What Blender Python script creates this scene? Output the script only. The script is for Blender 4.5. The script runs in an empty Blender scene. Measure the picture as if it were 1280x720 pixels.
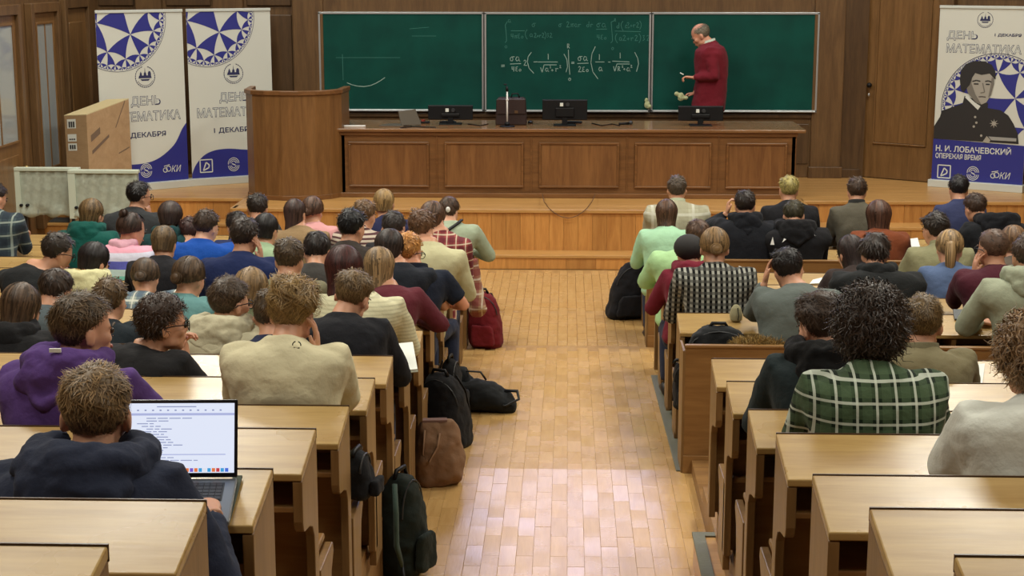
import bpy, bmesh, math, random
import numpy as np
from mathutils import Vector, Matrix, Euler
random.seed(7); RNG = np.random.default_rng(11)
S = bpy.context.scene
COL = S.collection
PI = math.pi

# ---------------------------------------------------------------- camera
FPX = 2000.0
TH = math.atan(400 / FPX); PS = math.atan(70 * math.cos(TH) / FPX)
EYE = Vector((0, 0, 2.95))
A_ = Vector((-math.sin(PS) * math.cos(TH), math.cos(PS) * math.cos(TH), -math.sin(TH)))
R_ = Vector((math.cos(PS), math.sin(PS), 0)); U_ = R_.cross(A_)
cd = bpy.data.cameras.new('camera'); cam = bpy.data.objects.new('camera', cd); COL.objects.link(cam)
cam.location = EYE
cam.rotation_euler = Matrix((R_, U_, -A_)).transposed().to_euler()
cd.sensor_width = 36; cd.lens = FPX / 1280 * 36; cd.clip_start = 0.05; cd.clip_end = 200
S.camera = cam
# ---------------------------------------------------------------- exposure, world, lamps
S.view_settings.view_transform = 'Standard'; S.view_settings.look = 'None'
S.view_settings.exposure = -0.1; S.view_settings.gamma = 1.0; S.view_settings.use_curve_mapping = False
W = bpy.data.worlds.new('world'); S.world = W; W.use_nodes = True
W.node_tree.nodes['Background'].inputs[0].default_value = (0.9, 0.87, 0.8, 1)
W.node_tree.nodes['Background'].inputs[1].default_value = 0.05
def area(name, loc, size, power, color=(1, .9, .74), rot=(0, 0, 0), sy=None):
    l = bpy.data.lights.new(name, 'AREA'); l.shape = 'RECTANGLE'; l.size = size; l.size_y = sy or size
    l.energy = power; l.color = color
    o = bpy.data.objects.new(name, l); COL.objects.link(o); o.location = loc; o.rotation_euler = rot
    return o
LAMPS = [(-3.2, 1.5), (3.2, 1.5), (-3.2, 5.5), (3.2, 5.5), (-3.2, 9.5), (3.2, 9.5), (-3.2, 13.0), (3.2, 13.0), (-3.2, 16.2), (3.2, 16.2)]
for x, y in LAMPS:
    area('ceiling_lamp_light', (x, y, 6.35), 1.5, {1.5: 90, 5.5: 135, 9.5: 175, 13.0: 190, 16.2: 90}[y], (1, .985, .88), sy=1.2)

# ---------------------------------------------------------------- helpers
def ray(px, py):
    return A_ + R_ * ((px - 640) / FPX) - U_ * ((py - 360) / FPX)
def at(px, py, Y):
    d = ray(px, py); return EYE + d * (Y / d.y)
def atz(px, py, z):
    d = ray(px, py); return EYE + d * ((z - EYE.z) / d.z)
def lin(c):
    return tuple((v / 255 / 12.92 if v / 255 <= .04045 else ((v / 255 + .055) / 1.055) ** 2.4) for v in c)

def tag(o, label=None, cat=None, group=None, kind=None):
    if label: o['label'] = label
    if cat: o['category'] = cat
    if group: o['group'] = group
    if kind: o['kind'] = kind
    return o
def thing(name, label, cat, loc=(0, 0, 0), group=None, rz=0):
    o = bpy.data.objects.new(name, None); COL.objects.link(o); o.location = loc; o.rotation_euler = (0, 0, rz)
    o.empty_display_size = .1
    return tag(o, label, cat, group)
def link_mesh(name, me, parent=None, mat=None, smooth=None):
    o = bpy.data.objects.new(name, me); COL.objects.link(o)
    if mat is not None and len(me.materials) == 0: me.materials.append(mat)
    if smooth:
        me.polygons.foreach_set('use_smooth', [True] * len(me.polygons))
    if parent is not None: o.parent = parent
    return o

class MB:
    """collects shapes given in the parent's frame and links them as one mesh object"""
    def __init__(s): s.v = []; s.f = []
    def add(s, v, f):
        n = len(s.v); s.v += [tuple(p) for p in v]; s.f += [tuple(i + n for i in q) for q in f]; return s
    def box(s, a, b, M=None):
        x0, y0, z0 = a; x1, y1, z1 = b
        v = [Vector(p) for p in ((x0, y0, z0), (x1, y0, z0), (x1, y1, z0), (x0, y1, z0), (x0, y0, z1), (x1, y0, z1), (x1, y1, z1), (x0, y1, z1))]
        if M is not None: v = [M @ p for p in v]
        return s.add(v, [(0, 3, 2, 1), (4, 5, 6, 7), (0, 1, 5, 4), (1, 2, 6, 5), (2, 3, 7, 6), (3, 0, 4, 7)])
    def prism(s, poly, off, M=None):
        """poly: 3D points, extruded by vector off"""
        off = Vector(off); p = [Vector(q) for q in poly]; n = len(p)
        v = p + [q + off for q in p]
        if M is not None: v = [M @ q for q in v]
        return s.add(v, [tuple(range(n))[::-1], tuple(range(n, 2 * n))] + [(i, (i + 1) % n, n + (i + 1) % n, n + i) for i in range(n)])
    def loft(s, rings, cap=True, closed=True):
        n = len(rings[0]); v = [p for r in rings for p in r]; f = []
        for k in range(len(rings) - 1):
            for i in range(n if closed else n - 1):
                j = (i + 1) % n
                f.append((k * n + i, k * n + j, (k + 1) * n + j, (k + 1) * n + i))
        if cap:
            f.append(tuple(range(n))[::-1]); f.append(tuple((len(rings) - 1) * n + i for i in range(n)))
        return s.add(v, f)
    def tube(s, pts, rad, seg=8, flat=1.0, up=None):
        pts = [Vector(p) for p in pts]; rings = []
        if not hasattr(rad, '__len__'): rad = [rad] * len(pts)
        u = Vector(up) if up else None
        for k, p in enumerate(pts):
            t = (pts[min(k + 1, len(pts) - 1)] - pts[max(k - 1, 0)]).normalized()
            if u is None: u = Vector((0, 0, 1)) if abs(t.z) < .9 else Vector((1, 0, 0))
            a = t.cross(u).normalized(); b = a.cross(t).normalized(); u = b
            rings.append([p + (a * math.cos(q) + b * math.sin(q) * flat) * rad[k] for q in [2 * PI * i / seg for i in range(seg)]])
        return s.loft(rings)
    def ell(s, c, r, seg=16, rings=10, M=None):
        c = Vector(c); v = []; f = []
        v.append(Vector((0, 0, r[2])))
        for k in range(1, rings):
            th = PI * k / rings
            for i in range(seg):
                ph = 2 * PI * i / seg
                v.append(Vector((r[0] * math.sin(th) * math.cos(ph), r[1] * math.sin(th) * math.sin(ph), r[2] * math.cos(th))))
        v.append(Vector((0, 0, -r[2]))); L = len(v) - 1
        if M is not None: v = [M @ p for p in v]
        v = [p + c for p in v]
        for i in range(seg):
            j = (i + 1) % seg
            f.append((0, 1 + i, 1 + j)); f.append((L, L - seg + j, L - seg + i))
            for k in range(rings - 2):
                a = 1 + k * seg
                f.append((a + i, a + seg + i, a + seg + j, a + j))
        return s.add(v, f)
    def cyl(s, c, r, h, seg=16, r2=None):
        c = Vector(c); r2 = r if r2 is None else r2
        return s.loft([[c + Vector((q * math.cos(a), q * math.sin(a), z)) for a in [2 * PI * i / seg for i in range(seg)]] for q, z in ((r, 0), (r2, h))])
    def mesh(s, name='m', base=(0, 0, 0)):
        b = Vector(base); me = bpy.data.meshes.new(name)
        me.from_pydata([tuple(Vector(p) - b) for p in s.v], [], s.f); me.update(); return me
    def build(s, name, mat, parent=None, base=None, smooth=False, bevel=0, label=None):
        if base is None: base = parent.location if parent is not None and parent.rotation_euler.z == 0 and getattr(parent, 'world', 1) else (0, 0, 0)
        me = s.mesh(name, base)
        o = link_mesh(name, me, parent, mat, smooth)
        if bevel:
            m = o.modifiers.new('bevel', 'BEVEL'); m.width = bevel; m.segments = 2; m.limit_method = 'ANGLE'; m.angle_limit = .6
        if label: o['label'] = label
        return o

# evaluation scene for remeshing
TS = bpy.data.scenes.new('shaping')
def fuse(mb, voxel, smooth=3, disp=0, dsize=.1, sfac=.5):
    """one continuous smooth surface out of overlapping shapes"""
    me = mb.mesh('f'); o = bpy.data.objects.new('f', me); TS.collection.objects.link(o)
    m = o.modifiers.new('r', 'REMESH'); m.mode = 'VOXEL'; m.voxel_size = voxel; m.use_smooth_shade = True
    if smooth:
        m = o.modifiers.new('s', 'SMOOTH'); m.factor = sfac; m.iterations = smooth
    if disp:
        t = bpy.data.textures.new('folds', 'CLOUDS'); t.noise_scale = dsize; t.noise_depth = 2
        m = o.modifiers.new('d', 'DISPLACE'); m.texture = t; m.strength = disp; m.mid_level = .5; m.texture_coords = 'LOCAL'
        m = o.modifiers.new('s2', 'SMOOTH'); m.factor = .4; m.iterations = 1
    vl = TS.view_layers[0]; vl.update()
    e = o.evaluated_get(vl.depsgraph)
    out = bpy.data.meshes.new_from_object(e)
    bpy.data.objects.remove(o); bpy.data.meshes.remove(me)
    out.materials.clear()
    return out
def mesh_np(me):
    n = len(me.vertices); a = np.empty(n * 3, np.float32); me.vertices.foreach_get('co', a)
    return a.reshape(-1, 3), [tuple(p.vertices) for p in me.polygons]

# ---------------------------------------------------------------- materials
MC = {}
def new_mat(name):
    m = bpy.data.materials.new(name); m.use_nodes = True; nt = m.node_tree
    return m, nt, nt.nodes['Principled BSDF']
def N(nt, t, **k):
    n = nt.nodes.new(t)
    for a, b in k.items():
        if a in n.inputs: n.inputs[a].default_value = b
        else: setattr(n, a, b)
    return n
def noise_bump(nt, b, scale, strength, dist=.01, coord='Object', detail=3, scl=(1, 1, 1)):
    tc = N(nt, 'ShaderNodeTexCoord'); mp = N(nt, 'ShaderNodeMapping'); mp.inputs['Scale'].default_value = scl
    no = N(nt, 'ShaderNodeTexNoise'); no.inputs['Scale'].default_value = scale; no.inputs['Detail'].default_value = detail
    bu = N(nt, 'ShaderNodeBump'); bu.inputs['Strength'].default_value = strength; bu.inputs['Distance'].default_value = dist
    nt.links.new(tc.outputs[coord], mp.inputs[0]); nt.links.new(mp.outputs[0], no.inputs['Vector'])
    nt.links.new(no.outputs['Fac'], bu.inputs['Height']); nt.links.new(bu.outputs[0], b.inputs['Normal'])
    return no, mp
def plain(name, c, rough=.6, metal=0, bump=0, bscale=60, spec=None, emit=0, var=0):
    key = (name, c, rough)
    if key in MC: return MC[key]
    m, nt, b = new_mat(name); L = lin(c)
    b.inputs['Base Color'].default_value = (*L, 1); b.inputs['Roughness'].default_value = rough; b.inputs['Metallic'].default_value = metal
    if spec is not None: b.inputs['Specular IOR Level'].default_value = spec
    if emit: b.inputs['Emission Color'].default_value = (*L, 1); b.inputs['Emission Strength'].default_value = emit
    if bump:
        no, mp = noise_bump(nt, b, bscale, bump, .01)
        if var:
            mx = N(nt, 'ShaderNodeMix', data_type='RGBA'); nt.links.new(no.outputs['Fac'], mx.inputs[0])
            mx.inputs[6].default_value = (*[v * (1 - var) for v in L], 1); mx.inputs[7].default_value = (*[min(1, v * (1 + var)) for v in L], 1)
            nt.links.new(mx.outputs[2], b.inputs['Base Color'])
    MC[key] = m; return m
def wood(name, c1, c2, axis='X', rough=.35, scale=1.0, bump=.05, rnd=.25, coat=0, worn=0):
    m, nt, b = new_mat(name)
    tc = N(nt, 'ShaderNodeTexCoord'); oi = N(nt, 'ShaderNodeObjectInfo'); add = N(nt, 'ShaderNodeVectorMath', operation='ADD')
    sc = N(nt, 'ShaderNodeVectorMath', operation='SCALE'); sc.inputs['Scale'].default_value = 37.0
    cmb = N(nt, 'ShaderNodeCombineXYZ')
    for i in range(3): nt.links.new(oi.outputs['Random'], cmb.inputs[i])
    nt.links.new(cmb.outputs[0], sc.inputs[0]); nt.links.new(tc.outputs['Object'], add.inputs[0]); nt.links.new(sc.outputs[0], add.inputs[1])
    mp = N(nt, 'ShaderNodeMapping')
    s = {'X': (.9, 9, 9), 'Y': (9, .9, 9), 'Z': (9, 9, .9)}[axis]
    mp.inputs['Scale'].default_value = [q * scale for q in s]
    nt.links.new(add.outputs[0], mp.inputs[0])
    n1 = N(nt, 'ShaderNodeTexNoise'); n1.inputs['Scale'].default_value = 1.6; n1.inputs['Detail'].default_value = 6; n1.inputs['Distortion'].default_value = 1.2
    nt.links.new(mp.outputs[0], n1.inputs['Vector'])
    n2 = N(nt, 'ShaderNodeTexNoise'); n2.inputs['Scale'].default_value = 12; n2.inputs['Detail'].default_value = 4
    nt.links.new(mp.outputs[0], n2.inputs['Vector'])
    mx0 = N(nt, 'ShaderNodeMath', operation='MULTIPLY_ADD'); mx0.inputs[1].default_value = .45; nt.links.new(n2.outputs['Fac'], mx0.inputs[0]); nt.links.new(n1.outputs['Fac'], mx0.inputs[2])
    cr = N(nt, 'ShaderNodeValToRGB'); cr.color_ramp.elements[0].position = .48; cr.color_ramp.elements[1].position = .95
    cr.color_ramp.elements[0].color = (*lin(c2), 1); cr.color_ramp.elements[1].color = (*lin(c1), 1)
    nt.links.new(mx0.outputs[0], cr.inputs[0])
    hs = N(nt, 'ShaderNodeHueSaturation'); mr = N(nt, 'ShaderNodeMapRange'); mr.inputs['To Min'].default_value = 1 - rnd; mr.inputs['To Max'].default_value = 1 + rnd
    nt.links.new(oi.outputs['Random'], mr.inputs['Value']); nt.links.new(mr.outputs[0], hs.inputs['Value']); nt.links.new(cr.outputs[0], hs.inputs['Color'])
    nt.links.new(hs.outputs[0], b.inputs['Base Color'])
    if worn:   # patchy varnish
        n3 = N(nt, 'ShaderNodeTexNoise'); n3.inputs['Scale'].default_value = 2.3; n3.inputs['Detail'].default_value = 5
        nt.links.new(add.outputs[0], n3.inputs['Vector'])
        mr2 = N(nt, 'ShaderNodeMapRange'); mr2.inputs['From Min'].default_value = .35; mr2.inputs['From Max'].default_value = .65
        mr2.inputs['To Min'].default_value = rough - worn; mr2.inputs['To Max'].default_value = rough + worn
        nt.links.new(n3.outputs['Fac'], mr2.inputs['Value']); nt.links.new(mr2.outputs[0], b.inputs['Roughness'])
    else: b.inputs['Roughness'].default_value = rough
    bu = N(nt, 'ShaderNodeBump'); bu.inputs['Strength'].default_value = bump; bu.inputs['Distance'].default_value = .01
    nt.links.new(n2.outputs['Fac'], bu.inputs['Height']); nt.links.new(bu.outputs[0], b.inputs['Normal'])
    b.inputs['Coat Weight'].default_value = coat; b.inputs['Coat Roughness'].default_value = .15
    return m
def wave(nt, vec, comp, freq, thr, phase=0):
    """a soft square stripe along one axis: 1 inside the stripe"""
    sp = N(nt, 'ShaderNodeSeparateXYZ'); nt.links.new(vec, sp.inputs[0])
    m = N(nt, 'ShaderNodeMath', operation='MULTIPLY_ADD'); m.inputs[1].default_value = freq; m.inputs[2].default_value = phase
    nt.links.new(sp.outputs[comp], m.inputs[0])
    fr = N(nt, 'ShaderNodeMath', operation='FRACT'); nt.links.new(m.outputs[0], fr.inputs[0])
    lt = N(nt, 'ShaderNodeMath', operation='LESS_THAN'); lt.inputs[1].default_value = thr; nt.links.new(fr.outputs[0], lt.inputs[0])
    return lt.outputs[0]
def mixc(nt, fac, a, c, amount=None):
    mx = N(nt, 'ShaderNodeMix', data_type='RGBA')
    if amount is not None:
        mu = N(nt, 'ShaderNodeMath', operation='MULTIPLY'); mu.inputs[1].default_value = amount; nt.links.new(fac, mu.inputs[0]); fac = mu.outputs[0]
    nt.links.new(fac, mx.inputs[0])
    for k, q in ((6, a), (7, c)):
        if isinstance(q, tuple): mx.inputs[k].default_value = (*q, 1)
        else: nt.links.new(q, mx.inputs[k])
    return mx.outputs[2]
def cloth(c, kind='plain', c2=(0, 0, 0), c3=(0, 0, 0), f=12.0, rough=.9):
    key = ('cloth', c, kind, c2, c3, f)
    if key in MC: return MC[key]
    m, nt, b = new_mat('fabric'); L = lin(c); b.inputs['Roughness'].default_value = rough
    b.inputs['Specular IOR Level'].default_value = .15
    b.inputs['Sheen Weight'].default_value = .04; b.inputs['Sheen Roughness'].default_value = .6
    no, mp = noise_bump(nt, b, 9, .55, .03, detail=5)
    tc = [n for n in nt.nodes if n.type == 'TEX_COORD'][0]; vec = tc.outputs['Object']
    base = mixc(nt, no.outputs['Fac'], tuple(v * .88 for v in L), tuple(min(1, v * 1.1) for v in L))
    if kind == 'plaid':
        wd = N(nt, 'ShaderNodeVectorMath', operation='ADD'); vec2 = vec
        for comp in (0, 2):
            base = mixc(nt, wave(nt, vec2, comp, f, .5), base, lin(c2), .55)
        for comp in (0, 2):
            base = mixc(nt, wave(nt, vec2, comp, f, .13, .32), base, lin(c3), .75)
    elif kind == 'gingham':
        a = wave(nt, vec, 0, f, .5); q = wave(nt, vec, 2, f, .5)
        base = mixc(nt, a, lin(c2), base, .62); w2 = mixc(nt, q, base, tuple(v * .1 for v in L), .75); base = w2
    elif kind == 'stripes':
        base = mixc(nt, wave(nt, vec, 2, f, .45), base, lin(c2))
    elif kind == 'knit':
        base = mixc(nt, wave(nt, vec, 2, f, .4), base, tuple(v * .8 for v in L))
    elif kind == 'rainbow':
        sp = N(nt, 'ShaderNodeSeparateXYZ'); nt.links.new(vec, sp.inputs[0])
        cr = N(nt, 'ShaderNodeValToRGB'); cr.color_ramp.interpolation = 'CONSTANT'
        mr = N(nt, 'ShaderNodeMapRange'); mr.inputs['From Min'].default_value = .55; mr.inputs['From Max'].default_value = .98
        nt.links.new(sp.outputs[2], mr.inputs['Value']); nt.links.new(mr.outputs[0], cr.inputs[0])
        e = cr.color_ramp.elements; cs = [(214, 196, 120), (120, 196, 176), (196, 220, 214), (92, 96, 176), (206, 206, 222), (220, 158, 176)]
        e[0].position = 0; e[0].color = (*lin(cs[0]), 1); e[1].position = .84; e[1].color = (*lin(cs[5]), 1)
        for p, q in zip((.34, .50, .6, .72), cs[1:5]):
            k = e.new(p); k.color = (*lin(q), 1)
        base = cr.outputs[0]
    nt.links.new(base, b.inputs['Base Color']); MC[key] = m; return m
def hairmat(c, var=.6):
    key = ('hair', c)
    if key in MC: return MC[key]
    m, nt, b = new_mat('hair'); L = lin(c); b.inputs['Roughness'].default_value = .5; b.inputs['Specular IOR Level'].default_value = .4
    ge = N(nt, 'ShaderNodeNewGeometry'); mr = N(nt, 'ShaderNodeMapRange'); mr.inputs['To Min'].default_value = 0; mr.inputs['To Max'].default_value = 1
    nt.links.new(ge.outputs['Random Per Island'], mr.inputs['Value'])
    base = mixc(nt, mr.outputs[0], tuple(v * (1 - var) for v in L), tuple(min(1, v * (1 + var * 1.3)) for v in L))
    nt.links.new(base, b.inputs['Base Color']); MC[key] = m; return m
def skinmat(c):
    key = ('skin', c)
    if key in MC: return MC[key]
    m, nt, b = new_mat('skin'); L = lin(c); b.inputs['Roughness'].default_value = .5
    b.inputs['Subsurface Weight'].default_value = .12; b.inputs['Subsurface Radius'].default_value = (.02, .008, .004)
    no, mp = noise_bump(nt, b, 14, .08, .004)
    base = mixc(nt, no.outputs['Fac'], tuple(v * .86 for v in L), (min(1, L[0] * 1.15), L[1] * 1.02, L[2] * 1.0))
    nt.links.new(base, b.inputs['Base Color']); MC[key] = m; return m

WALLW = wood('walnut_wall_panel', (112, 84, 52), (84, 60, 36), 'Z', .4, .8, rnd=.04)
WALLD = wood('dark_wall_wood', (92, 68, 42), (68, 48, 29), 'Z', .4, .8, rnd=.04)
DOORW = wood('door_wood', (126, 92, 54), (98, 70, 38), 'Z', .35, .8, rnd=.04)
TABLEW = wood('table_wood', (132, 92, 54), (100, 66, 36), 'X', .35, .8, rnd=.06)
TABLEZ = wood('table_panel_wood', (136, 95, 56), (106, 70, 40), 'Z', .35, .8, rnd=.08)
DESKT = wood('desktop_wood', (176, 146, 92), (150, 118, 68), 'X', .3, .9, rnd=.07, worn=.05, bump=.018)
DESKP = wood('bench_panel_wood', (150, 112, 66), (122, 86, 46), 'X', .38, .8, rnd=.08)
DESKS = wood('side_panel_wood', (136, 104, 64), (106, 78, 44), 'Z', .38, .8, rnd=.1)
RISER = wood('riser_board_wood', (200, 146, 80), (172, 118, 60), 'Z', .4, 1.0, rnd=.16)
STAGE = wood('stage_floor_wood', (198, 154, 94), (170, 126, 70), 'X', .3, .9, rnd=.05)
PLANK = wood('parquet_plank_wood', (202, 164, 106), (184, 144, 88), 'Y', .27, 1.3, rnd=.055, worn=.06)
FLOORW = wood('parquet_base_wood', (186, 150, 100), (160, 124, 76), 'Y', .3, 1.2, rnd=.03)
TIERW = wood('tier_floor_wood', (150, 112, 66), (118, 84, 48), 'X', .45, 1, rnd=.05)
GREY = plain('grey_rubber_strip', (104, 104, 88), .6, bump=.2)
BLACK = plain('black_plastic', (15, 15, 17), .5, spec=.3)
DARKG = plain('dark_grey_plastic', (48, 50, 52), .45)
WHITE = plain('white_plastic', (226, 226, 222), .4)
PAPER = plain('paper', (226, 230, 222), .8)
ALU = plain('aluminium', (186, 190, 192), .38, metal=.7)
CEIL = plain('ceiling_paint', (214, 206, 190), .9)
# ================================================================ SETTING
def struct(name, mb, mat, parent=None, bevel=0):
    o = mb.build(name, mat, parent, base=(0, 0, 0), bevel=bevel)
    if parent is None: o['kind'] = 'structure'
    return o
ZP = .557                     # podium height
YW = 18.64                    # front wall
XL, XR = .756, .635           # aisle sides of the two blocks
ROWY = [2.49, 3.20, 3.95, 4.66, 5.39, 6.14, 6.80, 7.53, 8.25, 8.97, 9.70, 10.45, 11.2, 11.98, 12.78, 13.66]
ROWZ = [2.95 - q for q in (.94, 1.105, 1.275, 1.375, 1.505, 1.60, 1.67, 1.80, 1.885, 1.935, 1.99, 2.06, 2.12, 2.18, 2.226, 2.285)]
PLAT = [max(0.0, z - .70) for z in ROWZ]

# aisle floor: flat near slab, ramp down, flat again
fl = struct('floor', MB().box((-.85, -3, -.1), (.80, 8.3, .286)), FLOORW)
def plank_mesh(w, l, t):
    e = .0004
    mb = MB(); b = .0007
    x0, x1, y0, y1 = e, w - e, e, l - e
    mb.add([(x0, y0, -t), (x1, y0, -t), (x1, y1, -t), (x0, y1, -t), (x0, y0, -b), (x1, y0, -b), (x1, y1, -b), (x0, y1, -b),
            (x0 + b, y0 + b, 0), (x1 - b, y0 + b, 0), (x1 - b, y1 - b, 0), (x0 + b, y1 - b, 0)],
           [(0, 1, 5, 4), (1, 2, 6, 5), (2, 3, 7, 6), (3, 0, 4, 7), (4, 5, 9, 8), (5, 6, 10, 9), (6, 7, 11, 10), (7, 4, 8, 11), (8, 9, 10, 11)])
    me = mb.mesh('plank'); me.materials.append(PLANK); return me
PW, PLN = .0786, .262
pm = plank_mesh(PW, PLN, .006)
for j in range(11):
    for i in range(21):
        y = 8.3 - (j + 1) * PLN - (PLN / 2 if i % 2 else 0); x = -.85 + i * PW
        if j == 0 and i % 2:
            o = bpy.data.objects.new('plank', pm); COL.objects.link(o); o.parent = fl; o.scale = (1, .5, 1); o.location = (x, 8.3 - PLN / 2, .292)
        o = bpy.data.objects.new('plank', pm); COL.objects.link(o); o.parent = fl
        o.location = (x, y, .292 + random.uniform(-.0005, .0005))
        o.rotation_euler = (random.uniform(-.0005, .0005), random.uniform(-.0009, .0009), 0)
# ramp
ra = struct('floor', MB().prism([(-.85, 8.3, .284), (-.85, 12.1, .074), (-.85, 12.1, -.1), (-.85, 8.3, -.1)], (1.65, 0, 0)), FLOORW)
sl = (.074 - .284) / 3.8; ang = math.atan(sl); n = 0
far = MB()
for j in range(14):
    for i in range(21):
        y = 8.3 + j * PLN - (PLN / 2 if i % 2 and j else 0); x = -.85 + i * PW
        o = bpy.data.objects.new('plank', pm); COL.objects.link(o); o.parent = ra
        o.location = (x, y, .284 + sl * (y - 8.3) + .006); o.rotation_euler = (ang + random.uniform(-.0012, .0012), random.uniform(-.002, .002), 0)
        if i % 2 and j == 0: o.scale = (1, .5, 1)
# lower flat floor in front of the podium, with its own boards joined
lo = struct('floor', MB().prism([(-5.6, 12.1, -.2), (-5.6, 12.1, .068), (-5.6, 14.2, -.006), (-5.6, 15.9, -.006), (-5.6, 15.9, -.2)], (11.8, 0, 0)), FLOORW)
jb = MB()
for j in range(14):
    for i in range(21 if j < 6 else 40):
        y = 12.1 + j * PLN - (PLN / 2 if i % 2 else 0); x = (-.85 if j < 6 else -.85 - 9 * PW) + i * PW
        def zz(q): return .074 + (0 - .074) * (q - 12.1) / 2.1 if q < 14.2 else 0.0
        z0, z1 = zz(y), zz(y + PLN)
        if y + PLN > 15.73: continue
        jb.add([(x + .001, y + .001, z0 - .006), (x + PW - .001, y + .001, z0 - .006), (x + PW - .001, y + PLN - .001, z1 - .006), (x + .001, y + PLN - .001, z1 - .006),
                (x + .003, y + .003, z0), (x + PW - .003, y + .003, z0), (x + PW - .003, y + PLN - .003, z1), (x + .003, y + PLN - .003, z1)],
               [(4, 5, 6, 7), (0, 1, 5, 4), (1, 2, 6, 5), (2, 3, 7, 6), (3, 0, 4, 7)])
o = jb.build('parquet_boards', PLANK, lo, base=(0, 0, 0)); o['kind'] = 'stuff'

# raised tiers under the benches
for s, x0, x1 in ((-1, -5.5, -.80), (1, .68, 6.2)):
    mb = MB()
    for i in range(16):
        ya = ROWY[i - 1] if i else -3
        if PLAT[i] > .02: mb.box((x0, ya + .02, -.15), (x1, ROWY[i] + .02, PLAT[i]))
    struct('floor', mb, TIERW)
# grey edging strips along the right hand ramp, and the low step
struct('trim_1', MB().prism([(.60, 8.28, .30), (.60, 10.9, .155), (.60, 10.9, .08), (.60, 8.28, .2)], (.085, 0, 0)), GREY, bevel=.004)
st = struct('trim_2', MB().box((.585, 2, .2), (.80, 6.9, .44)), STAGE, bevel=.004)
MB().box((.578, 2, .435), (.632, 6.908, .448)).build('edging', GREY, st, base=(0, 0, 0))
MB().box((.632, 6.86, .435), (.80, 6.908, .448)).build('edging', GREY, st, base=(0, 0, 0))
struct('trim_3', MB().box((-.86, 2, .2), (-.72, 6.3, .40)), STAGE, bevel=.004)

# podium
pod = struct('trim_4', MB().box((-3.38, 16.03, 0), (2.45, 18.7, ZP - .004)).box((-5.5, 16.74, 0), (-3.38, 18.7, ZP - .004)).box((2.45, 16.74, 0), (6.3, 18.7, ZP - .004)), STAGE)
nose = MB().box((-3.40, 15.99, ZP - .035), (2.47, 16.2, ZP)).box((-5.5, 16.70, ZP - .035), (-3.40, 16.9, ZP)).box((2.47, 16.70, ZP - .035), (6.3, 16.9, ZP))
nose.box((-3.42, 16.0, ZP - .035), (-3.36, 16.9, ZP)).box((2.43, 16.0, ZP - .035), (2.49, 16.9, ZP))
nose.build('nosing', STAGE, pod, base=(0, 0, 0), bevel=.005)
topb = MB()
for k in range(9): topb.box((-5.5, 16.9 + k * .2, ZP - .01), (6.3, 17.097 + k * .2, ZP))
topb.box((-3.36, 16.2, ZP - .01), (2.43, 16.9, ZP))
topb.build('stage_boards', STAGE, pod, base=(0, 0, 0))
def boards(x0, x1, y, z0, z1, w, parent, th=.018):
    n = max(1, round((x1 - x0) / w)); w = (x1 - x0) / n
    for k in range(n):
        MB().box((x0 + k * w + .001, y - th - random.uniform(0, .0015), z0), (x0 + (k + 1) * w - .001, y, z1)).build('plank', RISER, parent, base=(0, 0, 0))
boards(-3.38, 2.45, 16.03, .14, ZP - .036, .145, pod)
boards(-5.5, -3.4, 16.74, .33, ZP - .036, .18, pod); boards(2.47, 6.2, 16.74, .33, ZP - .036, .18, pod)
s1 = struct('trim_5', MB().box((-3.6, 15.74, -.05), (2.7, 16.02, .132)), STAGE)
MB().box((-3.62, 15.71, .11), (2.72, 16.03, .14)).build('nosing', STAGE, s1, base=(0, 0, 0), bevel=.004)
boards(-3.6, 2.7, 15.74, 0, .108, .30, s1)
s2 = struct('trim_6', MB().box((-5.5, 16.42, -.05), (-3.4, 16.73, .32)).box((2.47, 16.42, -.05), (6.2, 16.73, .32)), STAGE)
MB().box((-5.5, 16.39, .30), (-3.42, 16.73, .33)).box((2.49, 16.39, .30), (6.2, 16.73, .33)).build('nosing', STAGE, s2, base=(0, 0, 0), bevel=.004)
boards(-5.5, -3.42, 16.42, .10, .30, .26, s2); boards(2.49, 6.2, 16.42, .10, .30, .26, s2)
s3 = struct('trim_7', MB().box((-5.5, 16.1, -.05), (-3.62, 16.42, .09)).box((2.72, 16.1, -.05), (6.2, 16.42, .09)), STAGE)
MB().box((-5.5, 16.07, .08), (-3.62, 16.42, .105)).box((2.72, 16.07, .08), (6.2, 16.42, .105)).build('nosing', STAGE, s3, base=(0, 0, 0), bevel=.004)

# walls
wf = struct('wall_front', MB().box((-5.6, YW + .09, -.1), (3.6, YW + .25, 7)), WALLW)
fr = MB()   # the frame round the blackboards and pilasters
fr.box((-3.05, YW + .0, ZP), (3.05, YW + .1, 1.32)).box((-3.05, YW, 2.44), (3.05, YW + .1, 2.75)).box((-3.15, YW, ZP), (-2.9, YW + .1, 7)).box((2.91, YW, ZP), (3.15, YW + .1, 7))
fr.build('board_surround', WALLW, wf, base=(0, 0, 0), bevel=.006)
MB().box((-2.9, YW + .03, 2.76), (2.9, YW + .1, 3.2)).build('frieze', WALLD, wf, base=(0, 0, 0), bevel=.006)
for x0, x1, y in ((2.82, 3.17, YW - .04), (-3.17, -2.82, YW - .04), (-4.1, -3.75, YW - .02), (-5.0, -4.7, YW - .02)):
    p = MB().box((x0, y, ZP), (x1, YW + .1, 7)).build('pilaster', WALLW, wf, base=(0, 0, 0), bevel=.008)
    MB().box((x0 - .02, y - .025, ZP), (x1 + .02, YW + .1, ZP + .13)).build('plinth', WALLW, p, base=(0, 0, 0), bevel=.006)
for x0, x1 in ((-3.72, -3.2), (-4.66, -4.14), (-5.45, -5.04)):
    MB().box((x0, YW + .06, ZP + .15), (x1, YW + .09, 2.42)).box((x0, YW + .06, 2.52), (x1, YW + .09, 3.6)).build('wall_panel', WALLD, wf, base=(0, 0, 0), bevel=.01)
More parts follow.
